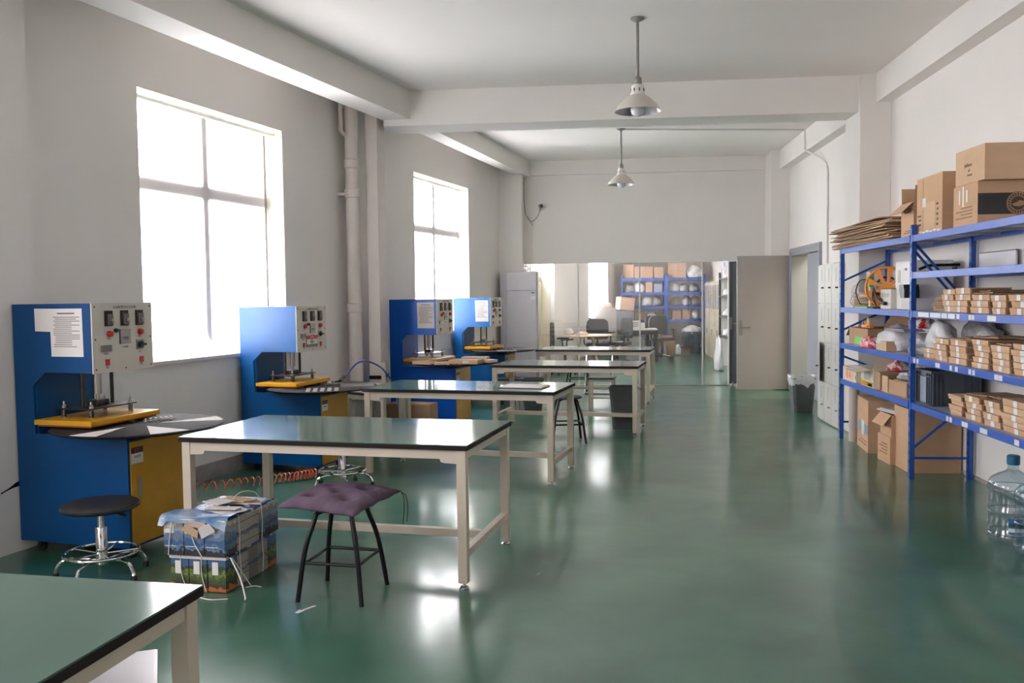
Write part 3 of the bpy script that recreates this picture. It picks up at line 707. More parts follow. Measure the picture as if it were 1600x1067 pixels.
# ------------------------------------------------------------------ blue presses
def press(label, O, zs=1.0, ws=1.0, papers='one', danger=False, cloth=False, plain=False, blue='blue', seed=0):
    a = D(-12)
    t = thing('rotary_press', label, 'machine', (O[0], O[1], 0), a, 'blue heat sealing presses')
    t.scale = (ws, 1, zs)
    B = M[blue]; rn = random.Random(seed)
    # C shaped frame: near and far side plates joined by boxes
    poly = [(-.08, .07), (.72, .07), (.72, .705), (.60, .705), (.60, .72), (.06, .72), (.055, 1.005), (.145, 1.085), (.505, 1.085), (.505, 1.49), (-.08, 1.49)]
    g = MB(); g.prism(poly, 0, .016, 'y'); g.build('side_panel', B, t)
    polf = [(-.08, .07), (.72, .07), (.72, .705), (.06, .705), (.055, 1.085), (.505, 1.085), (.505, 1.49), (-.08, 1.49)]
    g = MB(); g.prism(polf, .464, .48, 'y'); g.build('side_panel', B, t)
    g = MB(); g.box(-.08, .016, 1.472, .505, .464, 1.49); g.box(-.08, .016, .07, -.064, .464, 1.472); g.build('rear_casing', B, t)
    g = MB(); g.box(.055, .016, .705, .07, .464, 1.10); g.box(.07, .016, 1.085, .505, .464, 1.1); g.box(-.06, .016, .69, .70, .464, .705); g.build('throat_lining', B, t)
    g = MB(); g.box(.69, .016, .07, .718, .464, .115); g.box(.69, .016, .67, .718, .464, .70); g.box(.69, .016, .115, .705, .464, .67); g.box(-.06, .016, .07, .69, .464, .085); g.build('base_casing', B, t)
    # yellow door
    g = MB(); g.box(.7185, .018, .085, .727, .478, .69, ch=.002); d = g.build('door', M['yellow'], t)
    g = MB(); g.box(.727, .07, .36, .732, .098, .47, ch=.002); g.build('door_latch', M['steel'], d)
    g = MB(); g.box(.727, .022, .56, .7275, .12, .64); o = g.build('warning_sticker', M['sticker'], d)
    g = MB(); g.box(.7275, .022, .62, .7279, .12, .655); g.build('sticker_header', M['black'], o)
    text('sticker_text', '警告', .026, frame((.7282, .071, .627), (0, 1, 0), (0, 0, 1)), M['red'], o)
    text('sticker_text', '高温危险', .014, frame((.7278, .071, .595), (0, 1, 0), (0, 0, 1)), M['ink'], o)
    # casters
    for cu in (.02, .66):
        for cv in (.06, .42):
            g = MB(); g.box(cu-.02, cv-.02, .055, cu+.02, cv+.02, .07); g.tube([(cu, cv-.014, .027), (cu, cv+.014, .027)], .027, 16); g.box(cu-.012, cv-.022, .02, cu+.012, cv-.016, .06); g.box(cu-.012, cv+.016, .02, cu+.012, cv+.022, .06)
            g.build('caster', M['black'], t)
    # control panel
    X = .513
    g = MB(); g.box(.505, -.012, 1.082, X, .492, 1.493, ch=.002); cp = g.build('control_panel', M['ivory'], t)
    for v, z in ((.01, 1.47), (.47, 1.47), (.01, 1.28), (.47, 1.28), (.01, 1.105), (.25, 1.10), (.47, 1.105)):
        g = MB(); g.lathe([(.005, 0), (.005, .002), (.001, .003)], 8, M=Matrix.Translation((X, v, z)) @ Matrix.Rotation(PI/2, 4, 'Y')); g.build('screw', M['dsteel'], cp)
    for v in (.085, .215, .343):
        g = MB(); g.box(X, v, 1.355, X+.012, v+.058, 1.447, ch=.002); mt = g.build('timer', M['black'], cp)
        g = MB(); g.box(X+.012, v+.012, 1.362, X+.02, v+.054, 1.428, ch=.003); g.build('timer_window', M['meter'], mt)
        g = MB(); g.lathe([(.013, 0), (.012, .012), (.004, .014)], 14, M=Matrix.Translation((X+.02, v+.034, 1.388)) @ Matrix.Rotation(PI/2, 4, 'Y')); g.build('timer_dial', M['steel'], mt)
    for v, z in ((.119, 1.31), (.377, 1.314)):
        g = MB(); g.lathe([(.019, 0), (.019, .01), (.015, .022), (.004, .024)], 18, M=Matrix.Translation((X, v, z)) @ Matrix.Rotation(PI/2, 4, 'Y')); g.build('push_button', M['red'], cp)
    g = MB(); g.lathe([(.013, 0), (.012, .016), (.004, .018)], 16, M=Matrix.Translation((X, .17, 1.328)) @ Matrix.Rotation(PI/2, 4, 'Y')); g.build('toggle', M['black'], cp)
    g = MB(); g.box(X, .203, 1.245, X+.003, .298, 1.335); pl = g.build('counter_plate', M['steel'], cp)
    g = MB(); g.box(X, .203, 1.245, X+.007, .207, 1.335); g.build('plate_edge', M['black'], pl)
    text('plate_text', '合格证', .02, frame((X+.0035, .25, 1.275), (0, 1, 0), (0, 0, 1)), M['ink'], pl)
    g = MB(); g.box(X, .049, 1.207, X+.012, .127, 1.245, ch=.002); g.build('counter', M['meter'], cp)
    g = MB(); g.box(X, .343, 1.205, X+.006, .403, 1.268, ch=.002); sw = g.build('selector_plate', M['steel'], cp)
    g = MB(); g.lathe([(.022, 0), (.02, .014)], 18, M=Matrix.Translation((X+.006, .375, 1.235)) @ Matrix.Rotation(PI/2, 4, 'Y')); g.box(X+.02, .355, 1.228, X+.035, .40, 1.242, ch=.003); g.build('selector_knob', M['black'], sw)
    for v in (.083, .37):
        g = MB(); g.box(X, v, 1.125, X+.008, v+.03, 1.162, ch=.002); g.build('rocker_switch', M['red'], cp)
    text('panel_title', '自动吸塑OMG包装机', .021, frame((X+.0004, .255, 1.459), (0, 1, 0), (0, 0, 1)), M['ink'], cp)
    for v, z, s in ((.118, 1.278, '指示'), (.377, 1.282, '指示'), (.088, 1.19, '计数器'), (.375, 1.186, '开关'), (.098, 1.108, '电源'), (.385, 1.112, '加热'), (.25, 1.222, '产品铭牌')):
        text('panel_caption', s, .013, frame((X+.0004, v, z), (0, 1, 0), (0, 0, 1)), M['ink'], cp)
    if danger:
        g = MB(); g.box(X+.001, .135, 1.12, X+.004, .33, 1.225); dg = g.build('danger_sign', M['ink'], cp)
        g = MB(); g.box(X+.004, .138, 1.196, X+.005, .327, 1.223); g.build('sign_header', M['red'], dg)
        g = MB(); g.box(X+.004, .142, 1.146, X+.005, .225, 1.192); g.box(X+.004, .235, 1.146, X+.005, .323, 1.192); g.build('sign_panel', M['sticker'], dg)
        text('sign_text', '▲危险', .02, frame((X+.0055, .232, 1.203), (0, 1, 0), (0, 0, 1)), M['sticker'], dg)
        text('sign_text', '高压4', .03, frame((X+.0055, .232, 1.157), (0, 1, 0), (0, 0, 1)), M['inkdk'], dg)
    # notices on the side
    def notice(u0, z0, u1, z1, qr=True, tilt=0):
        g = MB(); g.quad((u0, -.0012, z0-tilt), (u1, -.0012, z0), (u1-.003, -.0012, z1), (u0-.004, -.0012, z1)); o = g.build('notice_sheet', M['paper'], t)
        w = u1-u0; g = MB(); rr = random.Random(3)
        g.box(u0+w*.22, -.0018, z1-.032, u1-w*.24, -.0013, z1-.024)
        z = z1-.052
        while z > z0+.055:
            e = rr.choice((0, 0, .1, .25))
            g.box(u0+w*.09+rr.choice((0, .012)), -.0018, z, u1-w*(.09+e), -.0013, z+.004); z -= .0115
        g.build('printed_lines', M['ink'], o)
        return o
    if papers == 'two':
        g = MB(); g.quad((.088, -.0009, 1.33), (.215, -.0009, 1.326), (.215, -.0009, 1.462), (.086, -.0009, 1.464)); g.build('blank_sheet', M['paper'], t)
        notice(.203, 1.181, .436, 1.462)
    elif papers == 'one': notice(.27, 1.16, .475, 1.455)
    # platen group
    g = MB(); g.box(.11, -.055, .782, .52, .53, .812, ch=.003); g.build('platen', M['yellow'], t)
    g = MB(); g.box(.125, -.04, .772, .505, .515, .782); g.build('heat_strip', M['orangestrip'], t)
    if cloth: g = MB(); g.box(.15, .02, .8125, .50, .5, .816); g.build('white_cover', M['paper'], t)
    g = MB(); g.box(.18, .05, .862, .43, .43, .870, ch=.001); pp = g.build('lift_plate', M['dsteel'], t)
    for u in (.205, .405):
        for v in (.075, .405):
            g = MB(); g.lathe([(.007, .812), (.007, .90)], 10, (u, v, 0)); g.lathe([(.013, .87), (.013, .882), (.007, .888), (.006, .905), (.002, .91)], 12, (u, v, 0)); g.build('guide_bolt', M['steel'], pp)
            g = MB(); g.tube([(u+.014*math.cos(q*.9), v+.014*math.sin(q*.9), .813+.0014*q) for q in range(35)], .0028, 6); g.build('spring', M['dsteel'], pp)
    g = MB(); g.box(.265, .19, .870, .345, .29, .905, ch=.004); g.build('clamp_block', M['black'], pp)
    g = MB(); g.lathe([(.011, .905), (.011, 1.09)], 14, (.305, .24, 0)); g.lathe([(.024, .94), (.024, 1.086)], 18, (.305, .24, 0)); g.build('cylinder', M['steel'], t)
    for v in (.12, .36):
        g = MB(); g.lathe([(.011, .87), (.011, 1.086)], 14, (.305, v, 0)); g.build('guide_rod', M['dsteel'], t)
    # turntable with rubber pads and clamp
    c = (.61, .235)
    g = MB(); g.lathe([(.06, .707), (.06, .735)], 24, (c[0], c[1], 0)); g.build('turntable_hub', M['dsteel'], t)
    g = MB(); g.lathe([(.38, .735), (.46, .742), (.487, .752), (.49, .757), (.482, .7605), (.01, .7605)], 72, (c[0], c[1], 0)); tt = g.build('turntable', M['turn'] if not plain else M['turn'], t)
    if papers == 'two':
        for a0, a1 in ((-.75, -.28), (.62, 1.02), (2.3, 2.75), (-1.72, -1.35)):
            g = MB(); pol = [(c[0]+.12*math.cos((a0+a1)/2), c[1]+.12*math.sin((a0+a1)/2))]+[(c[0]+.475*math.cos(a0+(a1-a0)*i/10), c[1]+.475*math.sin(a0+(a1-a0)*i/10)) for i in range(11)]
            g.prism(pol, .7605, .762); g.build('white_sector', M['paper'], tt)
    else:
        for k in range(4):
            a0 = .5+k*PI/2
            g = MB(); Mx = Matrix.Translation((c[0], c[1], 0)) @ Matrix.Rotation(a0, 4, 'Z')
            for q in range(5): g.box(.16, -.13+q*.06, .7605, .46, -.095+q*.06, .763, M=Mx)
            g.build('groove_pad', M['rod'], tt)
    g = MB()
    for k in range(6):
        u = .60+.015*k; v = .30+.028*k
        g.lathe([(.011, .762), (.011, .768), (.005, .77), (.004, .782), (.009, .784)], 8, (u, v, 0))
    g.tube([(.59, .29, .772), (.70, .46, .772)], .003, 6); g.build('clamp_screws', M['steel'], tt)
    return t
m1 = press('blue press nearest the camera, two notices on its side, white sectors on its turntable', (-3.39, 4.97), papers='two')
press('second blue press, plain side without notices and a danger sign on its control panel', (-3.03, 7.47), zs=.965, ws=.97, papers='none', danger=True, blue='blue')
press('third blue press, with pale cartons lying on its turntable', (-2.29, 10.0), zs=.995, papers='one', cloth=True, blue='blue3', seed=3)
press('farthest blue press, beside the tall white air conditioner', (-1.92, 12.29), zs=1.0, ws=.93, papers='one', blue='blue', seed=4)

# cartons on the third press
def carton(label, loc, size, rz=0, m='card', group=None, name='carton', sticker=None, tape=False, cat='box', extra=None, ry=0):
    """closed carton; origin at base centre. size = x, y, z"""
    t = thing(name, label, cat, loc, rz, group)
    if ry: t.rotation_euler = (0, ry, rz)
    x, y, z = size[0]/2, size[1]/2, size[2]
    g = MB(); g.box(-x, -y, 0, x, y, z-.002, ch=min(.003, z*.08)); g.build('body', M[m], t)
    g = MB(); g.box(-x+.002, -y+.002, z-.002, x-.002, -.002, z+.001); g.box(-x+.002, .002, z-.002, x-.002, y-.002, z+.001); g.build('top_flaps', M[m], t)
    if tape: g = MB(); g.box(-x-.0008, -.024, z-.05, x+.0008, .024, z+.0018); g.build('tape', M['tape'], t)
    if sticker:
        sx, sz, wy, hz = sticker
        g = MB(); g.box(-x-.0012, sx-wy/2, sz-hz/2, -x+.0005, sx+wy/2, sz+hz/2); g.build('label_sticker', M['sticker'], t)
    return t
gp = 'flat cartons on the third press'
uu = Vector((math.cos(D(-12)), math.sin(D(-12)), 0)); vv = Vector((-uu.y, uu.x, 0))
def onpress(O, u, v, z): p = Vector((O[0], O[1], 0))+uu*u+vv*v; return (p.x, p.y, z)
O3 = (-2.29, 10.0)
def flatpack(label, loc, size, rz, m, group): return carton(label, loc, size, rz, m, group, 'flat_carton')
M['pinkcard'] = card('pinkish_board', srgb(205, 180, 170))
flatpack('pale pinkish flat carton at the left edge of the third press turntable', onpress(O3, .42, -.20, .762), (.22, .12, .035), D(-20), 'pinkcard', gp)
flatpack('small pinkish flat carton right of the leftmost one on the third turntable', onpress(O3, .64, -.22, .762), (.16, .10, .028), D(15), 'pinkcard', gp)
o = flatpack('kraft flat carton with a white label, front middle of the third turntable', onpress(O3, .87, -.05, .762), (.34, .2, .045), D(-14), 'card2', gp)
g = MB(); g.box(.0, -.1012, .008, .07, -.0995, .038); g.build('label_sticker', M['sticker'], o)
flatpack('kraft flat carton lying behind the labelled one on the third turntable', onpress(O3, .85, .32, .762), (.30, .18, .05), D(-5), 'card2', gp)
flatpack('pale flat carton at the right edge of the third turntable', onpress(O3, 1.04, .18, .762), (.18, .16, .03), D(-30), 'pinkcard', gp)

# small bench behind the second press
t = thing('low_bench', 'small cream bench with a dark edge behind the second press', 'bench', (-2.28, 9.08, 0), D(-35))
g = MB(); g.box(-.3, -.2, .50, .3, .2, .525); g.build('edge_band', M['edge'], t)
g = MB(); g.box(-.298, -.198, .525, .298, .198, .528); g.build('bench_top', M['ivory'], t)
for sx in (-1, 1):
    for sy in (-1, 1): g = MB(); g.cbox(sx*.27, sy*.17, .25, .04, .04, .499); g.build('leg', M['cream'], t)
g = MB(); g.box(-.25, -.19, .455, .25, -.165, .499); g.build('apron', M['cream'], t)
t = thing('cloth_pile', 'pinkish crumpled cloth lying on the small bench behind the second press', 'cloth', (-2.30, 9.08, .529), D(-35))
t2 = t
def blob(name, m, size, seed, parent=None, amp=.22, freq=2.2, flat=.25, sub=4, loc=None, cr=.06):
    bm = bmesh.new(); bmesh.ops.create_icosphere(bm, subdivisions=sub, radius=1)
    off = Vector((seed*3.1, seed*1.7, seed*.9))
    for v in bm.verts:
        d = v.co.normalized()
        r = 1+amp*noise.noise(d*freq+off)+cr*noise.turbulence(d*freq*2.6+off, 4, True)
        p = d*r
        z = p.z
        if z < -flat: z = -flat+(z+flat)*.05
        v.co = Vector((p.x*size[0]/2, p.y*size[1]/2, (z+flat*1.05)/(1+flat)*size[2]))
    me = bpy.data.meshes.new(name); 
    for f in bm.faces: f.smooth = True
    bm.to_mesh(me); bm.free(); me.materials.append(M[m])
    zmin = min(v.co.z for v in me.vertices)
    for v in me.vertices: v.co.z -= zmin
    o = bpy.data.objects.new(name, me); COL.objects.link(o)
    if parent: o.parent = parent
    if loc: o.location = loc
    return o
blob('cloth', 'pinkcard', (.34, .24, .07), 5, t)
carton('brown carton on the floor behind the small cream bench', (-2.0, 9.45, 0), (.5, .25, .36), D(-10), 'card3')

# clipboard
t = thing('clipboard', 'clipboard with white sheets and metal clip on the second full work table', 'clipboard', (-.60, 7.30, .7515), D(-14))
g = MB(); g.box(-.19, -.12, 0, .19, .12, .004, ch=.001); g.build('board', M['black'], t)
g = MB(); g.box(-.175, -.115, .004, .185, .115, .010); g.box(-.17, -.11, .0102, .17, .118, .0125); g.build('sheets', M['paper'], t)
g = MB(); g.box(-.19, -.05, .010, -.165, .05, .018); g.tube([(-.19, -.03, .018), (-.2, 0, .028), (-.19, .03, .018)], .003, 6); g.build('clip', M['chrome'], t)
t = thing('wire_fitting', 'small clear bent wire fittings lying left of the clipboard', 'wire', (-.86, 7.35, .7515), D(-12))
g = MB()
for k in range(4): g.tube(spline([(-.14+k*.07, -.02, .003), (-.12+k*.07, .02, .018 if k != 2 else .05), (-.10+k*.07, -.01, .003)], 4), .0022, 6)
g.build('wire', M['chrome'], t)

# ------------------------------------------------------------------ strapped bundles of printed cartons
def bundle(label, z0, h, x0, x1, y0, y1, front, side, topm, seed, flap):
    rn = random.Random(seed)
    t = thing('print_bundle', label, 'bundle', ((x0+x1)/2, (y0+y1)/2, z0), D(-7), 'strapped bundles of printed cartons')
    wx, wy = (x1-x0)/2, (y1-y0)/2
    g = MB(); g.box(-wx+.006, -wy+.006, 0, wx-.006, wy-.006, h-.004, ch=.012); g.build('core', M[topm], t)
    nx = 3; w = 2*wx/nx
    for k in range(nx):          # picture panels on the end
        g = MB(); j = rn.uniform(-.004, .003)
        g.box(-wx+k*w+.002, -wy-.004+j, .004, -wx+(k+1)*w-.002, -wy+.006, h-.012+rn.uniform(-.004, .004), ch=.002); g.build('end_panel', M[front], t)
        if front == 'printgreen':
            g = MB(); g.box(-wx+k*w+.028, -wy-.0065+j, h*.50, -wx+k*w+.062, -wy-.004+j, h*.86); g.build('white_patch', M['paper'], t)
        else:
            g = MB(); g.box(-wx+k*w+.008, -wy-.0065+j, h*.62, -wx+k*w+.062, -wy-.004+j, h*.93); g.build('plan_patch', M['paper'], t)
            text('print_mark', '⌐┐', .03, frame((-wx+k*w+.035, -wy-.0075+j, h*.70), (1, 0, 0), (0, 0, 1)), M['inkdk'], t)
            g = MB(); g.box(-wx+k*w+.012, -wy-.0065+j, h*.26, -wx+k*w+.075, -wy-.004+j, h*.275); g.build('white_line', M['paper'], t)
    ny = 5; w = 2*wy/ny
    for k in range(ny):          # slabs along the long side
        g = MB(); g.box(wx-.008, -wy+k*w+.002, .004, wx+rn.uniform(.001, .007), -wy+(k+1)*w-.002, h-.01+rn.uniform(-.008, .004), ch=.002); g.build('side_panel', M[side if k in (1, 2) or (k == 3 and h < .19) else front], t)
    g = MB(); g.box(-wx-.006, -wy-.008, h-.014, wx+.004, -wy+.02, h+.002, ch=.002); g.build('edge_strip', M['paper'], t)
    for k in range(2):
        x = -wx+.06+k*.12
        g = MB(); g.tube(spline([(x, -wy-.008, h), (x+rn.uniform(-.02, .02), -wy-.011, h*.5), (x+rn.uniform(-.05, .05), -wy-.012, .004)], 4), .0025, 5); g.build('strap', M['white'], t)
    for k in range(2):
        y = -wy+.12+k*.24
        g = MB(); g.tube([(wx+.0085, y, .003), (wx+.009, y+.01, h*.5), (wx+.0085, y, h+.001)], .0025, 5); g.tube([(wx+.008, y, h+.004), (-wx, y+.01, h+.004)], .0025, 5); g.build('strap', M['white'], t)
    if flap:
        for k in range(9):
            g = MB(); cx, cy = rn.uniform(-wx*.6, wx*.5), -wy*.35+rn.uniform(0, 1.25)*wy
            g.cbox(0, 0, 0, rn.uniform(.08, .2), rn.uniform(.05, .13), .002, M=Matrix.Translation((cx, cy, h+.004+k*.0024)) @ Matrix.Rotation(rn.uniform(-.5, .5), 4, 'Z') @ Matrix.Rotation(rn.uniform(-.03, .03), 4, 'X'))
            g.build('offcut', M[rn.choice(['paper', 'printtop', 'paper', 'card2', 'printtop'])], t)
        # blue sheet folded over the near end, torn at the corner
        g = MB(); vs = []; fs = []; n = 14; mth = 8
        for i in range(n+1):
            for j in range(mth+1):
                u = i/n; v = j/mth; x = -wx-.018+u*(2*wx+.03); y = -wy+.14-v*.165
                z = h+.012+.006*math.sin(u*7+v*2)-(max(0, v-.8)/.2)**1.5*(.02+.045*(u > .7)*((u-.7)/.3)+.03*(u < .12))
                vs.append((x, y, z))
        for i in range(n):
            for j in range(mth): q = i*(mth+1)+j; fs.append((q, q+mth+1, q+mth+2, q+1))
        g.add(vs, fs, 0, True); g.build('torn_sheet', M['bluesheet'], t)
        for k, (px, pz, r, sx, sz) in enumerate(((-.01, h-.055, .5, .10, .055), (.08, h-.05, -.35, .09, .065), (.03, h-.02, .15, .12, .04))):
            g = MB(); g.prism([(-sx/2, -sz/2), (sx/2, -sz*.3), (sx*.4, sz/2), (-sx*.4, sz*.4)], -.001, .001, 'y', M=Matrix.Translation((px, -wy-.016-.003*k, pz)) @ Matrix.Rotation(r, 4, 'Y') @ Matrix.Rotation(.25, 4, 'X')); g.build('torn_flap', M[('card2', 'paper', 'pinkcard')[k]], t)
        g = MB(); g.tube(spline([(.02, .04, h+.02), (.05, .1, h+.06), (.09, .17, h+.05), (.11, .2, h+.012)], 5), .0022, 5); g.build('loose_string', M['white'], t)
    return t
M['bluesheet'] = mat('blue_coated_board', srgb(44, 100, 150), .3, col2=srgb(150, 165, 180), ns=9, contrast=.3)
bundle('lower strapped bundle of printed cartons, garden pictures on its end, on the floor', .0, .185, -2.175, -1.86, 4.33, 4.86, 'printgreen', 'printplan', 'printtop', 3, False)
bundle('upper strapped bundle of printed cartons with torn blue sheet on top of the other bundle', .190, .19, -2.20, -1.85, 4.31, 4.87, 'printblue', 'printplan', 'printtop', 5, True)
g = MB(); g.tube(spline([(-1.865, 4.30, .19), (-1.80, 4.26, .1), (-1.76, 4.22, .02), (-1.755, 4.205, .006)], 5), .004, 6); g.tube([(-1.86, 4.31, .185), (-1.81, 4.42, .008)], .003, 5)
tag(g.build('loose_strap', M['white']), 'loose white strap ends hanging from the printed bundles to the floor', 'strap')
g = MB(); g.tube(spline([(-2.02, 4.24, .004), (-1.93, 4.20, .005), (-1.85, 4.22, .004)], 4), .003, 5); g.tube(spline([(-1.83, 4.40, .004), (-1.79, 4.42, .006), (-1.75, 4.41, .004)], 4), .0025, 5)
tag(g.build('strap_scrap', M['white']), 'short white strap scraps lying on the floor by the printed bundles', 'scrap')
g = MB(); g.quad((-1.45, 4.06, .001), (-1.435, 4.06, .001), (-1.37, 4.16, .0015), (-1.39, 4.16, .0015)); g.quad((-1.45, 4.06, .001), (-1.43, 4.05, .001), (-1.41, 4.09, .0015), (-1.44, 4.10, .0015))
tag(g.build('film_scrap', M['paper']), 'thin white scrap of film on the floor between the black stool legs', 'scrap')

# ------------------------------------------------------------------ hoses on the floor
pts = []; P0 = Vector((-3.22, 6.55, 0)); P1 = Vector((-2.36, 7.20, 0))
turns = 22; n = turns*16
for i in range(n+1):
    q = i/n; sq = q**.75; base = P0+(P1-P0)*sq+Vector((.08*math.sin(sq*3), 0, 0))
    a = 2*PI*turns*q; r = .035
    dirv = (P1-P0).normalized(); nrm = Vector((-dirv.y, dirv.x, 0))
    pts.append(base+nrm*(r*math.cos(a))*1.0+Vector((0, 0, r+.006+r*math.sin(a)))+dirv*.01*math.sin(a))
g = MB(); g.tube(pts, .0048, 6); tag(g.build('coiled_hose', M['hoseo']), 'orange coiled air hose lying on the floor beside the second press', 'hose')
g = MB(); g.tube(spline([(-2.255, 7.70, .79), (-2.238, 7.8, .829), (-2.209, 8.0, .9), (-2.171, 8.2, .909), (-2.111, 8.4, .851), (-2.085, 8.6, .771), (-2.03, 8.72, .62), (-1.97, 8.72, .3), (-1.95, 8.7, .02)]), .0085, 8)
t = thing('air_hose', 'blue air hose arching up between the second and third presses', 'hose')
g.build('hose', M['hoseb'], t)
g = MB(); g.tube([(-2.268, 7.66, .772), (-2.25, 7.73, .806)], .015, 10); g.build('nozzle', M['black'], t)
g = MB(); g.tube([(-2.268, 7.66, .772), (-2.30, 7.62, .768)], .008, 8); g.build('nozzle_tip', M['black'], t)

# ------------------------------------------------------------------ lockers
t = thing('locker_cabinet', 'pale grey twelve door locker cabinet between the doorway and the blue shelving', 'locker', (2.63, 9.95, 0))
g = MB(); g.box(.02, 0, .0, .365, .93, 1.83, ch=.003); g.build('body', M['locker'], t)
for r in range(4):
    for c in range(3):
        z0 = .02+r*.453; y0 = .008+c*.306
        ajar = (r == 1 and c == 2)
        g = MB(); g.box(-.018, 0, 0, 0, .298, .445, ch=.003); d = g.build('door', M['locker'], t)
        d.location = (.019, y0, z0)
        if ajar: d.location = (.019, y0+.298, z0); g2 = d.data; d.rotation_euler = (0, 0, PI-.0); d.rotation_euler = (0, 0, 0)
        if ajar:
            for v in d.data.vertices: v.co.y -= .298
            d.rotation_euler = (0, 0, -.22)
        o = -.298 if ajar else 0
        g = MB(); g.box(-.0195, o+.12, .25, -.018, o+.145, .40); g.build('vent_slot', M['greycab'], d)
        g = MB(); g.lathe([(.009, 0), (.009, .018)], 10, M=Matrix.Translation((-.018, o+.05, .18)) @ Matrix.Rotation(-PI/2, 4, 'Y')); g.box(-.046, o+.045, .172, -.036, o+.055, .188); g.build('lock', M['black'] if r != 0 else M['steel'], d)
g = MB(); g.box(.1, .35, 1.831, .3, .62, 1.843, ch=.004); tag(g.build('black_folder', M['black'], None, (2.63, 9.95, 0)), 'flat black folder lying on top of the locker cabinet', 'folder')

# ------------------------------------------------------------------ blue shelving
LEV_FAR = [.57, .935, 1.30, 1.895]; LEV_NEAR = [.57, .935, 1.30, 1.605, 1.895]
XF, XB = 2.5, 2.98
def post(parent, x, y, h, face=1):
    g = MB(); w = .04
    g.box(-.012, -w/2, 0, -.009, w/2, h); g.box(-.012, -w/2, 0, .026, -w/2+.003, h); g.box(-.012, w/2-.003, 0, .026, w/2, h)
    g.box(.023, -w/2, 0, .026, w/2, h)
    o = g.build('post', M['rack'], parent); o.location = (x, y, 0)
    g = MB(); z = .05
    while z < h-.03:
        g.box(-.0126, -.012, z, -.0119, -.004, z+.028, mi=0); g.box(-.0126, .006, z, -.0119, .012, z+.028, mi=0); z += .075
    so = g.build('post_slots', M['hole'], o); so['kind'] = 'stuff'
    return o
def shelf_bay(label, y0, y1, levels, h0, h1, brace_rows, group='blue steel shelving bays', XF=XF, XB=XB, own_left=True, own_right=True, x_axis=False):
    t = thing('shelving_bay', label, 'shelf', (0, 0, 0), 0, group)
    if own_left: post(t, XF, y0, h0); post(t, XB-.03, y0, h0)
    if own_right: post(t, XF, y1, h1); post(t, XB-.03, y1, h1)
    for z in levels:
        for x, nm in ((XF, 'front_beam'), (XB-.015, 'rear_beam')):
            g = MB(); g.box(x-.014, y0+.021, z, x+.02, y1-.021, z+.05, ch=.002)
            g.box(x-.0165, y0+.014, z-.005, x-.0125, y0+.05, z+.055); g.box(x-.0165, y1-.05, z-.005, x-.0125, y1-.014, z+.055); g.build(nm, M['rack'], t)
        n = 5; w = (y1-y0-.05)/n
        for k in range(n):
            g = MB(); g.box(XF+.021, y0+.025+k*w+.002, z+.035, XB-.031, y0+.025+(k+1)*w-.002, z+.049); g.build('shelf_panel', M['rackp'], t)
        for k in range(4):
            g = MB(); yy = y0+.025+(k+1)*w; g.box(XF+.021, yy-.015, z+.018, XB-.031, yy+.015, z+.034); g.build('cross_bar', M['rackp'], t)
    for y, z0 in brace_rows:
        for k, (za, zb) in enumerate(z0):
            g = MB(); g.tube([(XF+.02, y, za), (XB-.03, y, zb)], .011, 6); g.build('brace', M['rack'], t)
    return t
M['rackp'] = mat('pale_shelf_panel', srgb(172, 176, 190), .35, ns=6)
zz = [(.17, .17), (.30, .75), (.80, 1.2), (1.0, 1.0), (1.85, 1.42), (1.42, 1.15)]
far = shelf_bay('far bay of blue shelving beside the lockers, with bags, open cartons and an orange reel', 7.33, 9.38, LEV_FAR, 2.03, 1.955, [(7.33, [(.17, .17), (.25, .62), (1.88, 1.38), (1.82, 1.30)]), (9.38, [(.17, .17), (.85, .68), (1.12, 1.32), (1.62, 1.82)])])
near = shelf_bay('near bay of blue shelving holding stacked small flat cartons and a grey crate', 4.95, 7.33, LEV_NEAR, 2.03, 2.03, [(4.95, zz)], own_right=False)
def bsticker(parent, ya, yb, z, hh=.034):
    g = MB(); g.box(XF-.0155, ya, z+.008, XF-.0145, yb, z+.008+hh); g.build('beam_sticker', M['sticker'], parent)
for z, L in ((1.30, [(5.80, 5.86), (5.86, 5.925), (6.12, 6.16), (6.17, 6.21), (6.36, 6.41), (6.44, 6.56), (6.58, 6.68), (6.70, 6.90), (6.93, 7.15)]),
             (.935, [(5.70, 5.75), (5.755, 5.81), (6.10, 6.14), (6.16, 6.20), (6.38, 6.425), (6.48, 6.52), (6.70, 6.74), (6.745, 6.785), (7.13, 7.17), (7.2, 7.24)]),
             (.57, [(5.47, 5.53), (5.9, 6.01), (6.2, 6.30), (6.47, 6.51), (6.53, 6.57)])):
    for a, b in L: bsticker(near, a, b, z)

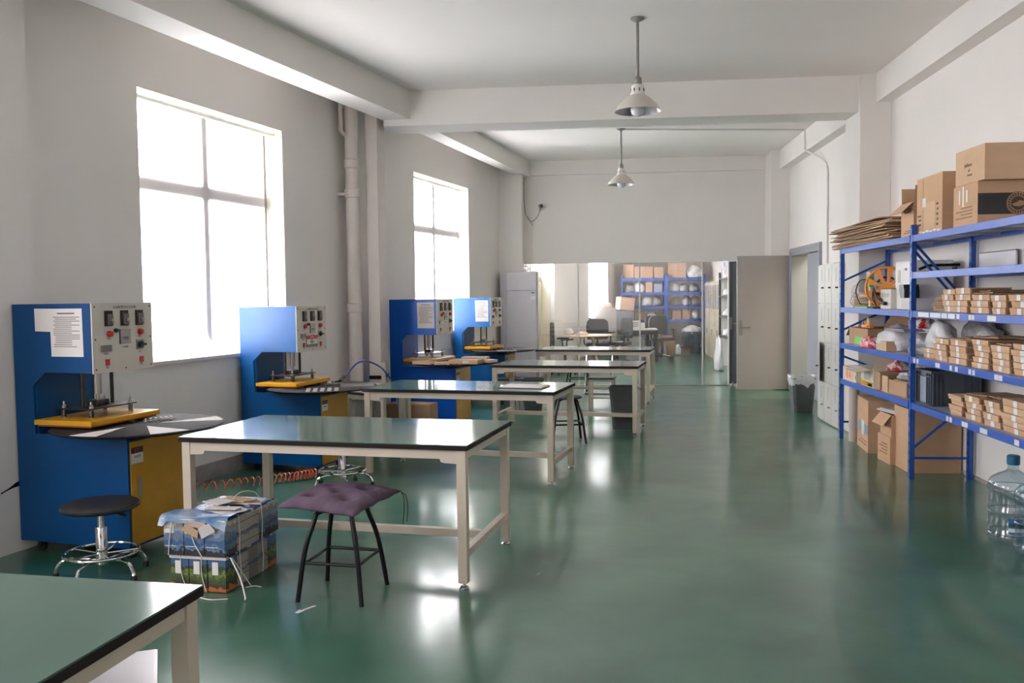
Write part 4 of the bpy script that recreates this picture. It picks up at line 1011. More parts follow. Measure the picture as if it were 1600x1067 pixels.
# small flat cartons, stacked: front faces towards the aisle
ORD = ['bottom', 'second up', 'third up', 'fourth up', 'fifth up', 'sixth up']
def tray_proto(m):
    t = thing('flat_carton', 'x', 'box', (0, 0, 0))
    g = MB(); g.box(0, -.5, 0, 1, .5, 1); g.build('body', M[m], t)
    return t
def stack(shelfname, sname, z, ya, yb, n, x0=2.53, depth=.27, h=.043, sticker=True, seed=0, fluted=False, m=('card', 'card2', 'card')):
    rn = random.Random(seed); zc = z
    for k in range(n):
        top = 'topmost' if k == n-1 else ORD[k]
        lab = 'flat kraft carton%s, %s in the %s, %s' % (' with white label' if sticker else ' without label', top, sname, shelfname)
        L = yb-ya; y = (ya+yb)/2+rn.uniform(-.008, .008); hh = h*rn.uniform(.9, 1.05)
        t = thing('flat_carton', lab, 'box', (x0+rn.uniform(0, .02), y, zc), rn.uniform(-.04, .04), 'flat cartons on the blue shelving')
        mm = M[rn.choice(m)]
        g = MB(); g.box(0, -L/2+.004, .001, depth, L/2-.004, hh-.006, ch=.002); g.build('tray', mm, t)
        g = MB(); g.box(-.003, -L/2+.001, hh-.0055, depth+.003, L/2-.001, hh-.001); g.box(-.002, -L/2+.001, hh*.45, .002, L/2-.001, hh-.004); g.build('lid', M[rn.choice(m)], t)
        g = MB(); g.box(.01, -L/2+.0008, .004, depth-.01, -L/2+.0042, hh-.008); g.build('flap_edge', M['card4'], t)
        if sticker:
            w = .05; c = rn.uniform(-.02, .02); g = MB(); g.box(-.0042, c-w/2, .004, -.0032, c+w/2, hh-.002); g.build('end_label', M['sticker'], t)
        zc += hh
    return zc
U = 'upper shelf'; Md = 'middle shelf'; Lo = 'lowest shelf'
stack(U, 'leftmost stack', 1.35, 6.60, 6.80, 4, seed=1)
stack(U, 'second stack', 1.35, 6.335, 6.595, 4, seed=2)
zt = stack(U, 'third stack', 1.35, 6.03, 6.315, 3, seed=3)
stack(U, 'fourth stack', 1.35, 5.79, 5.99, 3, seed=4)
stack(U, 'photo edge stack', 1.35, 5.46, 5.74, 3, seed=5)
stack(Md, 'low leftmost stack', .985, 7.02, 7.26, 2, seed=6, x0=2.56, h=.038)
stack(Md, 'first tall stack', .985, 6.70, 6.97, 4, seed=7)
stack(Md, 'second tall stack', .985, 6.36, 6.66, 4, seed=8)
stack(Md, 'third tall stack', .985, 6.02, 6.26, 5, seed=9, h=.04)
stack(Md, 'fourth tall stack', .985, 5.72, 5.97, 4, seed=10)
stack(Md, 'nearest tall stack', .985, 5.42, 5.69, 5, seed=11, h=.04)
stack(Lo, 'leftmost stack', .62, 6.44, 6.66, 4, sticker=False, seed=12, h=.036)
stack(Lo, 'second stack', .62, 6.14, 6.38, 4, seed=13)
stack(Lo, 'third stack', .62, 5.86, 6.08, 4, seed=14)
stack(Lo, 'photo edge stack', .62, 5.46, 5.82, 5, seed=15)
def loose_sheets(base, z, items, group, m='card3'):
    for i, (lab, x, y, sx, sy, r, tz) in enumerate(items):
        t = thing('flat_board', lab, 'cardboard', (x, y, z), r, group)
        rn = random.Random(i+50)
        g = MB(); g.box(-sx/2, -sy/2, 0, sx/2, sy/2, .006); g.box(-sx/2+.01, -sy/2+.01, .006, sx/2-.01, -sy*.1, .011); g.build('board', M[m], t)
        z += .0125
    return z
loose_sheets(0, 1.35+3*.044, [('open brown carton lid lying on the third stack of the upper carton shelf', 2.68, 6.18, .25, .24, .1, 0), ('second brown lid on the third stack of the upper carton shelf', 2.69, 6.16, .24, .22, -.12, 0)], 'brown lids on the carton stacks', 'card4')
loose_sheets(0, .985+4*.0435, [('brown carton lid on the second tall stack of the middle carton shelf', 2.7, 6.5, .3, .3, .1, 0), ('crossed brown lid above it on the second tall stack of the middle carton shelf', 2.72, 6.47, .28, .24, -.2, 0)], 'brown lids on the carton stacks', 'card4')
loose_sheets(0, .985+5*.041, [('brown carton lid on the third tall stack of the middle carton shelf', 2.70, 6.13, .3, .28, .15, 0)], 'brown lids on the carton stacks', 'card3')
loose_sheets(0, .985+4*.0435, [('brown carton lid on the fourth tall stack of the middle carton shelf', 2.72, 5.83, .34, .26, -.1, 0)], 'brown lids on the carton stacks', 'card3')
loose_sheets(0, .62+4*.0435, [('brown carton lid on the second stack of the lowest carton shelf', 2.69, 6.25, .28, .26, .1, 0), ('brown carton lid on the third stack of the lowest carton shelf', 2.70, 5.97, .28, .22, -.1, 0)], 'brown lids on the carton stacks', 'card4')
for k in range(5):
    t = thing('flat_board', 'dark flattened carton, %s in the low pile on the upper carton shelf' % (('topmost' if k == 4 else ORD[k])), 'cardboard', (2.76+.01*(k % 2), 7.0-.015*k, 1.35+k*.022), .06*(k % 3-1), 'dark flattened cartons')
    g = MB(); g.box(-.16, -.2, 0, .16, .2, .012); g.box(-.15, -.19, .012, .14, .18, .02); g.build('board', M['card4'], t)

# boxes on top
def markings(t, x, y0, y1, z0, z1, n, m='inkdk', side='x'):
    g = MB(); dz = (z1-z0)/n
    for k in range(n): g.box(x-.001, y0, z0+k*dz, x, y1-(.3*(y1-y0) if k % 2 else 0), z0+k*dz+dz*.4)
    return g.build('printed_lines', M[m], t)
for k in range(13):
    rn = random.Random(k+90); lab = 'flattened cardboard sheet, %s in the pile on the shelving top' % ('topmost' if k == 12 else ['lowest', 'second', 'third', 'fourth', 'fifth', 'sixth', 'seventh', 'eighth', 'ninth', 'tenth', 'eleventh', 'twelfth'][k]+(' from the bottom' if k else ''))
    t = thing('cardboard_sheet', lab, 'cardboard', (2.72+rn.uniform(-.02, .03), 8.78+rn.uniform(-.06, .06), 1.947+k*.0165), rn.uniform(-.05, .05), 'flattened cartons on top of the shelving')
    sx, sy = rn.uniform(.42, .5), rn.uniform(1.55, 1.85)
    g = MB(); n = 10; vs = []; fs = []
    for i in range(n+1):
        u = i/n; w = .010*math.sin(u*7+k)*(0 if k < 1 else 1)*(.2+abs(u-.5)); w = max(-.004, w)
        for x, z in ((-sx/2, 0), (sx/2, 0), (sx/2, .009), (-sx/2, .009)): vs.append((x, -sy/2+sy*u, z+w))
    for i in range(n):
        for q in range(4): fs.append((i*4+q, i*4+(q+1) % 4, i*4+4+(q+1) % 4, i*4+4+q))
    fs += [(3, 2, 1, 0), (n*4, n*4+1, n*4+2, n*4+3)]
    g.add(vs, fs); g.build('sheet', M[('card', 'card2', 'card3', 'greyboard')[k % 4] if k != 8 else 'greyboard'], t) if 'greyboard' in M else g.build('sheet', M[('card', 'card2', 'card3')[k % 3]], t)
    g = MB(); g.box(-sx/2-.0012, -sy/2+.02, .0018, -sx/2-.0002, sy/2-.02, .0075); g.build('fluted_edge', M['fluted'], t)

def open_carton(label, loc, size, rz, m='card', flaps=(1, 1, 1, 1), inner='card4', group=None):
    """carton without a top: four walls, floor, and flaps hinged outwards; flaps = angle of -x,+x,-y,+y flap or 0"""
    t = thing('open_carton', label, 'box', loc, rz, group); x, y, z = size[0]/2, size[1]/2, size[2]; e = .004
    g = MB(); g.box(-x, -y, 0, x, y, e); g.box(-x, -y, e, -x+e, y, z); g.box(x-e, -y, e, x, y, z); g.box(-x+e, -y, e, x-e, -y+e, z); g.box(-x+e, y-e, e, x-e, y, z)
    g.build('body', M[m], t)
    fl = min(x, y)*.95
    for k, a in enumerate(flaps):
        if not a: continue
        g = MB(); hx = y-.003 if k < 2 else x-.003
        g.box(0, -hx, 0, fl, hx, .003)
        o = g.build('flap', M[m], t)
        ang = {0: PI, 1: 0, 2: -PI/2, 3: PI/2}[k]
        o.location = {0: (-x, 0, z), 1: (x, 0, z), 2: (0, -y, z), 3: (0, y, z)}[k]
        o.rotation_euler = (0, 0, ang)
        o.rotation_mode = 'XYZ'
        o.matrix_local = Matrix.Translation(o.location) @ Matrix.Rotation(ang, 4, 'Z') @ Matrix.Rotation(a, 4, 'Y')
    return t
c = open_carton('small carton with its flap hanging towards the aisle, beside the cardboard pile on top', (2.68, 7.575, 1.947), (.28, .29, .275), 0, 'card', (.75, -.9, -1.35, -1.5))
markings(c, -.1405, -.08, .08, .03, .06, 2); markings(c, -.1405, -.1, .02, .20, .235, 2)
c = carton('tall carton with a pale label panel on top of the shelving near the middle post', (2.72, 7.10, 1.947), (.36, .52, .435), 0, 'card')
g = MB(); g.box(-.1815, .118, 0.005, -.1803, .122, .43); g.build('seam', M['card4'], c)
g = MB(); g.box(-.1815, -.13, .03, -.1803, .11, .235); o = g.build('label_panel', M['card2'], c)
g = MB(); g.box(-.1835, .06, .205, -.1817, .125, .275); g.build('white_sticker', M['sticker'], c)
markings(c, -.1812, -.19, -.15, .05, .24, 5); markings(c, -.1812, .16, .23, .07, .17, 3)
g = MB()
for q in range(6): g.cbox(-.183, -.2+q*.075, .012+.006*(q % 2), .002, .06, .014)
g.build('torn_tape', M['sticker'], c)
c = carton('carton with a broad black band and round emblem, lower of the two nearest on top', (2.735, 6.38, 1.947), (.43, .40, .28), 0, 'card', tape=False)
g = MB(); g.box(-.214, -.2015, .06, .214, -.2002, .20); bd = g.build('black_band', M['black'], c)
def disc(name, r0, r1, m, parent, x, z, y):
    g = MB(); n = 40; vs = []
    for r in (r0, r1):
        for i in range(n): vs.append((x+r*math.cos(2*PI*i/n), y, z+r*math.sin(2*PI*i/n)))
    if r0 <= 0: g.add(vs[n:], [list(range(n))]) 
    else: g.add(vs, [(i, (i+1) % n, n+(i+1) % n, n+i) for i in range(n)])
    return g.build(name, M[m], parent)
em = disc('emblem_disc', 0, .076, 'inkdk', c, .04, .13, -.2022)
disc('emblem_ring', .066, .073, 'card3', em, .04, .13, -.2026); disc('emblem_ring', .045, .049, 'card3', em, .04, .13, -.2026)
g = MB(); g.prism([(.0, .125), (.03, .135), (.05, .15), (.085, .14), (.08, .118), (.045, .108), (.015, .112)], -.2032, -.2027, 'y'); g.build('emblem_figure', M['card3'], em)
for k in range(22):
    a = 2*PI*k/22; g = MB(); g.cbox(0, 0, 0, .007, .0006, .012, M=Matrix.Translation((.04+.057*math.cos(a), -.203, .13+.057*math.sin(a))) @ Matrix.Rotation(-a+PI/2, 4, 'Y')); g.build('emblem_letter', M['card3'], em)
for yy in (-.03, .03, .09): g = MB(); g.cbox(-.2165, yy, .2, .001, .022, .11+.03*math.sin(yy*40)); g.build('torn_tape', M['sticker'], c)
markings(c, -.2162, -.12, .15, .05, .14, 4, 'card4')
c = carton('plain carton with small slanted lettering, upper of the two nearest on top', (2.75, 6.345, 2.231), (.44, .44, .235), .03, 'card2')
for k, (s, sz, dz) in enumerate((('Jinfitune', .036, .135), ('ad', .03, .10), ('Nomdad', .022, .07))):
    text('printed_text', s, sz, frame((-.2212, .02-.012*k, dz-.02), (0, -1, .0), (0, .1, 1)), M['inkdk'], c)

# far bay contents
Z1, Z2, Z3 = .62, .985, 1.35
t = thing('bagged_boards', 'clear plastic bag over round tan pads at the far end of the upper shelf', 'bag', (2.72, 9.14, Z3))
for k in range(5):
    g = MB(); g.lathe([(.15, .006+k*.03), (.16, .012+k*.03), (.16, .026+k*.03), (.15, .032+k*.03)], 28, (.004*(k % 2), 0, 0)); g.build('pad', M['card2'], t)
blob('bag_film', 'film', (.36, .42, .26), 8, t, amp=.2, flat=.6)
t = thing('cable_reel', 'orange cable reel with black cable on the upper shelf', 'reel', (2.66, 8.45, Z3), D(-18))
def reeldisc(name, y, R, parent, m):
    g = MB(); g.tube([(R*math.cos(i*PI/24), y, .195+R*math.sin(i*PI/24)) for i in range(48)], .011, 8, closed=True)
    for k in range(9):
        a = k*2*PI/9; c_, s_ = math.cos(a), math.sin(a)
        w = .03; g.prism([(c_*.04-s_*.008, .195+s_*.04+c_*.008), (c_*.04+s_*.008, .195+s_*.04-c_*.008), (c_*R+s_*w, .195+s_*R-c_*w), (c_*R-s_*w, .195+s_*R+c_*w)], y-.006, y+.006, 'y')
    g.lathe([(.055, -.01), (.055, .01)], 24, M=Matrix.Translation((0, y, .195)) @ Matrix.Rotation(PI/2, 4, 'X'))
    return g.build(name, M[m], parent)
reeldisc('reel_flange', -.05, .18, t, 'reel'); reeldisc('reel_flange', .05, .18, t, 'reel')
g = MB()
for k in range(7): g.tube([((.09+.006*(k % 2))*math.cos(i*PI/12), -.038+k*.0125, .195+(.09+.006*(k % 2))*math.sin(i*PI/12)) for i in range(24)], .0065, 6, closed=True)
g.build('cable', M['black'], t)
g = MB(); g.box(-.12, -.06, .0, .12, .06, .014, ch=.004); g.build('reel_base', M['black'], t)
t = thing('reel_stand', 'green stand with a white post left of the orange cable reel', 'stand', (2.60, 8.75, Z3), D(8))
g = MB(); g.box(-.09, -.13, 0, .09, .13, .016, ch=.005); g.build('foot_plate', M['green'], t)
g = MB(); g.lathe([(.014, .016), (.014, .20)], 14); g.build('post', M['white'], t)
g = MB(); g.box(-.025, -.03, .20, .025, .03, .29, ch=.005); g.build('clamp', M['green'], t)
g = MB(); g.box(-.02, -.04, .29, .02, .04, .345, ch=.004); g.build('head', M['greycab'], t)
g = MB(); g.tube(spline([(-.02, .03, .27), (-.05, .12, .26), (-.05, .2, .16), (-.02, .17, .04), (0, .08, .012)], 8), .006, 8); g.build('cable', M['black'], t)
t = thing('socket_box', 'pale socket box with black cables in front of the orange cable reel', 'box', (2.63, 8.15, Z3))
g = MB(); g.box(-.08, -.15, 0, .12, .13, .175, ch=.008); b = g.build('case', M['ivory'], t)
for y in (-.07, 0, .07):
    g = MB(); g.box(-.0825, y-.02, .11, -.0798, y+.02, .14); g.build('socket', M['greycab'], b)
g = MB(); g.box(-.07, -.14, .175, .11, .12, .182); g.build('lid', M['black'], t)
g = MB(); g.tube(spline([(-.09, .04, .08), (-.12, .12, .14), (-.12, .2, .19), (-.1, .26, .12), (-.09, .22, .03), (-.1, .12, .02)], 8), .006, 8)
g.tube(spline([(-.09, -.0, .06), (-.12, .08, .10), (-.13, .16, .17), (-.12, .22, .10), (-.1, .17, .02)], 8), .006, 8)
g.tube([(-.1, .12, .05), (-.1, -.02, .05)], .008, 8); g.cbox(-.1, -.04, .05, .03, .05, .03); g.build('cable', M['black'], t)
t = thing('white_appliance', 'tall white appliance with a grey window, behind the middle post on the upper shelf', 'appliance', (2.74, 7.82, Z3))
g = MB(); g.box(-.14, -.22, 0, .18, .22, .41, ch=.012); b = g.build('case', M['white'], t)
g = MB(); g.box(-.143, .09, .23, -.139, .15, .34, ch=.001); g.build('window', M['greycab'], b)
g = MB(); g.box(-.143, -.16, .02, -.139, .05, .36, ch=.001); g.build('front_panel', M['ac'], b)
g = MB(); g.box(-.146, -.08, .33, -.142, -.03, .35); g.build('badge', M['ink'], b)
t = thing('black_bracket', 'small black box against the middle post in front of the white appliance', 'box', (2.54, 7.50, Z3+.02))
g = MB(); g.prism([(-.05, .08), (.04, .08), (.07, .14), (.07, .19), (-.03, .19), (-.05, .14)], -.06, .06, 'x'); g.build('case', M['black'], t)
t = thing('long_arm', 'dark flat arm sticking out of the white appliance behind the middle post', 'arm', (2.6, 7.45, 1.70))
g = MB(); g.tube([(0, .02, -.02), (.06, -.02, .01), (.30, -.02, .012)], .012, 8); g.cbox(.26, -.02, -.03, .03, .03, .05); g.build('bar', M['dsteel'], t)

c = open_carton('open brown carton with a green end and raised flap on the middle far shelf', (2.74, 9.02, Z2), (.34, .62, .165), 0, 'card3', (.0, -1.0, 0, .6))
g = MB(); g.box(-.1715, -.26, .004, -.1702, .12, .08); g.build('green_print', M['greenp'] if 'greenp' in M else M['green'], c)
g = MB(); t = thing('orange_tape_gun', 'orange tape dispenser lying on the open carton of the middle far shelf', 'tool', (2.66, 9.05, Z2+.166))
g.box(-.02, -.16, 0, .02, .12, .03, ch=.006); g.tube([(0, -.02, .03), (0, .04, .06)], .02, 8); g.build('handle', M['reel'], t)
g = MB(); g.lathe([(.05, -.02), (.05, .02)], 24, M=Matrix.Translation((0, -.1, .055)) @ Matrix.Rotation(PI/2, 4, 'Y')); g.build('tape_roll', M['card2'], t)
g = MB(); g.lathe([(.02, 0), (.02, .03), (.012, .035)], 12, (0, .09, .03)); g.build('knob', M['rackdk'], t)
M['redw'] = mat('red_print', srgb(190, 30, 40), .4, col2=srgb(215, 90, 95), ns=14, contrast=.2)
o = blob('plastic_bag', 'bag', (.34, .50, .21), 11, None, loc=(2.68, 8.20, Z2)); tag(o, 'white plastic bag slumped in the middle of the far middle shelf', 'bag')
o = blob('plastic_bag', 'bagr', (.16, .34, .10), 12, None, loc=(2.545, 8.53, Z2)); tag(o, 'red and white plastic bag at the front of the far middle shelf', 'bag')
o = blob('plastic_bag', 'bagg', (.3, .42, .17), 13, None, loc=(2.74, 7.62, Z2)); tag(o, 'grey crumpled plastic bag behind the middle post', 'bag')
o = blob('red_cloth', 'bagr', (.2, .3, .10), 14, None, loc=(2.80, 7.95, Z2+.2)); tag(o, 'red cloth lying on the white bag of the far middle shelf', 'cloth')
carton('small white carton in front of the bags on the far middle shelf', (2.56, 8.12, Z2), (.1, .28, .085), 0, 'whitecard' if 'whitecard' in M else 'card2')
M['lilac'] = mat('grey_folded_cloth', srgb(150, 140, 150), .8, ns=20)
t = thing('folded_cloth', 'flat grey folded cloth lying over the white bag on the far middle shelf', 'cloth', (2.66, 7.98, Z2+.175), .1)
g = MB(); g.box(-.09, -.2, 0, .09, .2, .012, ch=.005); g.box(-.085, -.17, .0125, .08, .18, .024, ch=.005); g.build('cloth', M['lilac'], t)

M['whitecard'] = card('white_carton', srgb(222, 212, 192))
M['yellowcard'] = card('yellow_white_carton', srgb(226, 206, 160))
M['orangeprint'] = mat('orange_print', srgb(235, 120, 70), .6, col2=srgb(240, 170, 130), ns=16, contrast=.2)
c = open_carton('white carton with orange print, leftmost on the low far shelf', (2.69, 9.10, Z1), (.36, .46, .135), 0, 'whitecard', (0, -1.2, .5, 0))
for a, b in ((-.14, -.07), (-.06, .02), (.05, .12)):
    g = MB(); g.prism([(a, .03), (a+.03, .02), (b, .05), (b-.01, .10), (a+.02, .115)], -.1815, -.1803, 'x'); g.build('orange_print', M['orangeprint'], c)
g = MB(); g.box(-.1815, -.215, .03, -.1803, -.2, .07); g.build('black_mark', M['black'], c)
t = thing('paper_sheet', 'loose white sheets lying on the leftmost low carton', 'paper', (2.70, 8.98, Z1+.142), .2)
g = MB(); g.box(-.15, -.2, 0, .15, .2, .006); g.box(-.14, -.16, .0065, .12, .22, .012); g.build('sheet', M['paper'], t)
c = open_carton('yellow and white carton with an open flap on the low far shelf', (2.69, 8.56, Z1), (.34, .38, .165), 0, 'whitecard', (.1, 0, -1.2, .5))
g = MB(); g.box(-.1715, -.18, .005, -.1702, .18, .05); g.build('yellow_print', M['yellow'], c)
g = MB(); g.box(-.1715, -.15, .01, -.1704, -.03, .035); g.build('red_mark', M['red'], c)
g = MB(); g.box(-.1715, -.1, .06, -.1702, .08, .14); g.build('grey_picture', M['greycab'], c)
g = MB(); g.box(-.12, -.12, .01, .12, .12, .12); g.build('contents', M['card4'], c)
c = carton('narrow brown carton standing beside the yellow and white carton', (2.68, 8.29, Z1), (.28, .11, .16), 0, 'card3')
o = blob('plastic_bag', 'bagr', (.22, .34, .12), 15, None, loc=(2.74, 8.40, Z1+.166)); tag(o, 'red and white crumpled bag on the cartons of the low far shelf', 'bag')
c = open_carton('large open brown carton with a raised back flap on the low far shelf', (2.74, 7.88, Z1), (.38, .60, .12), 0, 'card3', (0, -1.45, 0, 0))
g = MB(); g.box(-.2, .15, -.0, -.192, .30, .14); g.build('front_flap', M['card2'], c)
g = MB(); g.box(.17, -.3, .10, .178, .3, .27); g.build('raised_flap', M['card4'], c)
for k in range(3):
    g = MB(); g.box(-.16, -.27, .02+k*.036, .10, .12, .05+k*.036, ch=.003); g.build('packed_tray', M['card3'], c)
o = blob('plastic_bag', 'bagg', (.2, .26, .07), 16, None, loc=(2.66, 7.80, Z1+.135)); tag(o, 'small grey bag inside the large open carton of the low far shelf', 'bag')

# floor under the far bay
t = thing('paper_roll', 'tall pale rolled paper tube standing on the floor under the far bay', 'roll', (2.585, 9.20, 0))
g = MB(); g.lathe([(.05, 0), (.05, .53), (.044, .53), (.044, .45)], 28, cap=False); g.lathe([(.05, 0), (.01, 0)], 28, cap=False); g.build('roll', M['taupe'], t)
t = thing('white_drum', 'white plastic tube with a blue grey base behind the rolled paper', 'tube', (2.83, 9.06, 0))
g = MB(); g.lathe([(.06, .06), (.06, .54)], 24); g.build('tube', M['white'], t)
g = MB(); g.lathe([(.066, 0), (.066, .06)], 24); g.build('base', M['crate'], t)
c = carton('large carton with a blue band and white label on the floor under the far bay', (2.745, 8.72, 0), (.42, .54, .49), D(-6), 'card', tape=False)
g = MB(); g.box(-.2115, -.272, .17, -.2102, .272, .26); g.build('blue_band', M['bandp'] if 'bandp' in M else M['crate2'], c)
g = MB(); g.box(-.2128, -.09, .14, -.2118, .04, .28); o = g.build('white_label', M['sticker'], c)
markings(c, -.2112, -.2, .2, .06, .12, 2, 'card4')
c = carton('brown carton with printed lines standing in front of the large banded carton', (2.66, 8.07, 0), (.27, .34, .24), 0, 'card')
markings(c, -.1362, -.1, .12, .08, .19, 4, 'card4')
c = open_carton('open small carton with a hanging flap on top of the carton below the far bay', (2.66, 8.05, .243), (.25, .30, .19), 0, 'card', (.9, -1.0, 0, 0))
t = thing('paper_bundle', 'white papers and boards lying across the open small carton on the floor', 'paper', (2.72, 8.12, .436), .15)
g = MB(); g.box(-.16, -.2, 0, .12, .2, .012); g.box(-.14, -.16, .013, .14, .18, .022); g.build('boards', M['sill'], t)
c = open_carton('tall big carton with an open top standing behind the middle post on the floor', (2.775, 7.745, 0), (.41, .38, .53), 0, 'card', (0, 0, 0, 0))
o = blob('plastic_bag', 'film', (.24, .26, .09), 17, None, loc=(2.72, 7.75, .533)); tag(o, 'clear film bag poking out of the tall big carton', 'bag')
# near bay contents
t = thing('storage_crate', 'dark grey ribbed plastic crate on the lowest shelf of the near bay', 'crate', (2.735, 7.20, Z1))
x, y, h = .18, .17, .27; e = .006
g = MB(); g.box(-x, -y, 0, x, y, .01); g.box(-x, -y, .01, -x+e, y, h); g.box(x-e, -y, .01, x, y, h); g.box(-x+e, -y, .01, x-e, -y+e, h); g.box(-x+e, y-e, .01, x-e, y, h); g.build('body', M['crate'], t)
g = MB(); g.box(-x-.012, -y-.012, h-.02, x+.012, -y, h); g.box(-x-.012, y, h-.02, x+.012, y+.012, h); g.box(-x-.012, -y, h-.02, -x, y, h); g.box(x, -y, h-.02, x+.012, y, h); g.build('rim', M['crate'], t)
for yy in (-.16, -.115, -.07, .10, .15):
    g = MB(); g.box(-x-.011, yy-.004, .005, -x, yy+.004, h-.02); g.build('rib', M['crate'], t)
for zz_ in (.005, .22):
    g = MB(); g.box(-x-.011, -y, zz_, -x, y, zz_+.008); g.build('rib', M['crate'], t)
for xx in (-.175, -.145, -.115, .05, .10, .14, .17):
    g = MB(); g.box(xx-.004, -y-.011, .005, xx+.004, -y, h-.02); g.build('rib', M['crate'], t)
g = MB(); g.box(-x-.003, -.06, .02, -x-.0005, .08, .215); g.build('side_insert', M['crate2'], t)
o = blob('grey_bag', 'bagg', (.34, .62, .27), 21, None, loc=(2.80, 6.98, Z2), cr=.12) ; tag(o, 'grey quilted plastic bag piled behind the first tall carton stacks', 'bag')
o.location = (2.88, 6.95, Z2); o.scale = (.6, 1, 1)
o = blob('grey_bag', 'bag', (.2, .26, .2), 22, None, loc=(2.66, 7.15, Z2+.078), cr=.12); tag(o, 'pale crumpled bag beside the middle post on the middle carton shelf', 'bag')
t = thing('leaning_board', 'thin pale board with a dark top edge leaning on the wall behind the near bay', 'board', (2.955, 6.9, 1.656))
g = MB(); g.box(0, -.3, 0, .012, .3, .13); g.build('board', M['ac'], t)
g = MB(); g.box(-.002, -.302, .13, .014, .302, .138); g.build('edge', M['dsteel'], t)

# ------------------------------------------------------------------ water bottles
def bottle(label, loc, rz):
    t = thing('water_bottle', label, 'bottle', loc, rz, 'large water bottles')
    pr_ = [(.06, .006), (.10, 0), (.125, .012), (.134, .03), (.134, .055), (.127, .065), (.127, .17), (.130, .178), (.134, .19), (.134, .20), (.128, .212), (.128, .30), (.134, .315), (.136, .335), (.132, .36), (.115, .385), (.085, .405), (.05, .422), (.032, .435), (.03, .46), (.03, .50)]
    g = MB(); g.lathe(pr_, 48, cap=False); g.build('bottle_body', M['bottle'], t)
    for k in range(3):
        z = (.06, .19, .33)[k]; r = (.1345, .1345, .1365)[k]
        g = MB(); g.tube([(r*math.cos(i*PI/24), r*math.sin(i*PI/24), z) for i in range(48)], .0035, 6, closed=True); g.build('rib', M['bottle'], t)
    g = MB(); g.lathe([(.034, .465), (.036, .47), (.036, .515), (.03, .522), (.005, .523)], 24); g.build('cap', M['bluecap'], t)
    n = 14; a0, a1 = -.75, .75
    def lab(name, z0, z1, m, r, parent, b0=a0, b1=a1):
        g = MB(); vs = []
        for i in range(n+1):
            a = b0+(b1-b0)*i/n; vs += [(r*math.cos(a), r*math.sin(a), z0), (r*math.cos(a), r*math.sin(a), z1)]
        g.add(vs, [(2*i, 2*i+2, 2*i+3, 2*i+1) for i in range(n)], 0, True); return g.build(name, M[m], parent)
    lb = lab('label', .072, .165, 'lblue', .1285, t)
    lab('label_hills', .118, .135, 'lgreen', .1290, lb); lab('label_snow', .086, .108, 'sticker', .1290, lb); lab('label_pink', .102, .116, 'lpink', .1294, lb, -.1, .5)
    lab('label_wave', .074, .086, 'lcyan', .1290, lb)
    g = MB(); g.tube([(.131*math.cos(i*PI/24), .131*math.sin(i*PI/24), .236) for i in range(-8, 4)], .002, 5); g.build('embossed_text', M['bottle'], t)
    return t
M['lblue'] = mat('label_blue', srgb(48, 120, 170), .4, col2=srgb(36, 86, 150), ns=14)
M['lgreen'] = mat('label_green', srgb(24, 72, 70), .4, ns=30)
M['lpink'] = mat('label_pink', srgb(205, 130, 120), .4, ns=30)
M['lcyan'] = mat('label_cyan', srgb(10, 120, 160), .4, ns=30)
b1 = bottle('blue tinted water bottle standing by the right wall, the one fully in view', (2.468, 5.50, 0), D(-80))
dup(b1, 'blue tinted water bottle cut by the right edge of the photo', (2.487, 5.20, 0), D(-110))

# ------------------------------------------------------------------ air conditioner
t = thing('air_conditioner', 'tall white floor standing air conditioner beside the glass partition', 'air conditioner', (-1.22, 14.16, 0))
g = MB(); g.box(-.31, 0, 0, .29, .3, 1.90, ch=.012); g.build('cabinet', M['ac'], t)
g = MB(); g.box(-.20, -.02, 1.60, .27, 0, 1.885, ch=.004); g.build('upper_panel', M['ac'], t)
g = MB(); g.box(-.20, -.02, .08, .27, 0, 1.59, ch=.004); g.build('front_panel', M['ac'], t)
for k in range(4): g = MB(); g.box(-.305+k*.026, -.008, .05, -.29+k*.026, 0, 1.87); g.build('side_louvre', M['ac'], t)
g = MB(); g.box(.18, -.022, 1.45, .25, -.0205, 1.58); o = g.build('energy_label', M['sticker'], t)
g = MB(); g.box(.185, -.023, 1.545, .245, -.0223, 1.572); g.build('label_header', M['lblue'], o)
text('label_text', '1 能效', .022, frame((.215, -.0235, 1.51), (1, 0, 0), (0, 0, 1)), M['ink'], o)
t = thing('tape_roll', 'small roll of white tape on top of the air conditioner', 'tape', (-1.12, 14.24, 1.902))
g = MB(); g.lathe([(.045, -.02), (.05, -.02), (.05, .02), (.045, .02), (.028, .02), (.028, -.02), (.045, -.02)], 28, M=Matrix.Translation((0, 0, .05)) @ Matrix.Rotation(PI/2, 4, 'X'), cap=False); g.build('roll', M['paper'], t)

# ------------------------------------------------------------------ room behind the glass
M['rack_far'] = mat('dull_blue_rack', srgb(44, 68, 128), .45, ns=8)  # rack blue copied duller, haze seen through the glass put into its colour
M['cardfar'] = card('exposure_dulled_kraft', srgb(160, 132, 114)); M['cardfar2'] = card('exposure_dulled_brown_kraft', srgb(146, 118, 100))  # kraft copies dulled in colour to offset the overlit room behind the glass
def hshelf(label, x0, x1, y, levels, h):
    t = thing('far_shelving', label, 'shelf', (x0, y, 0), 0, 'blue shelving behind the glass')
    L = x1-x0
    for px in (0, L):
        for py in (0, .5):
            g = MB(); g.box(px-.024, py-.02, 0, px+.024, py+.02, h); g.build('post', M['rack_far'], t)
    for z in levels:
        for py in (0, .5):
            g = MB(); g.box(.025, py-.015, z, L-.025, py+.015, z+.07); g.build('beam', M['rack_far'], t)
        g = MB(); g.box(.036, .02, z+.04, L-.036, .48, z+.055); g.build('deck', M['rackp'], t)
    return t
FL = [.80, 1.15, 1.50, 1.86]
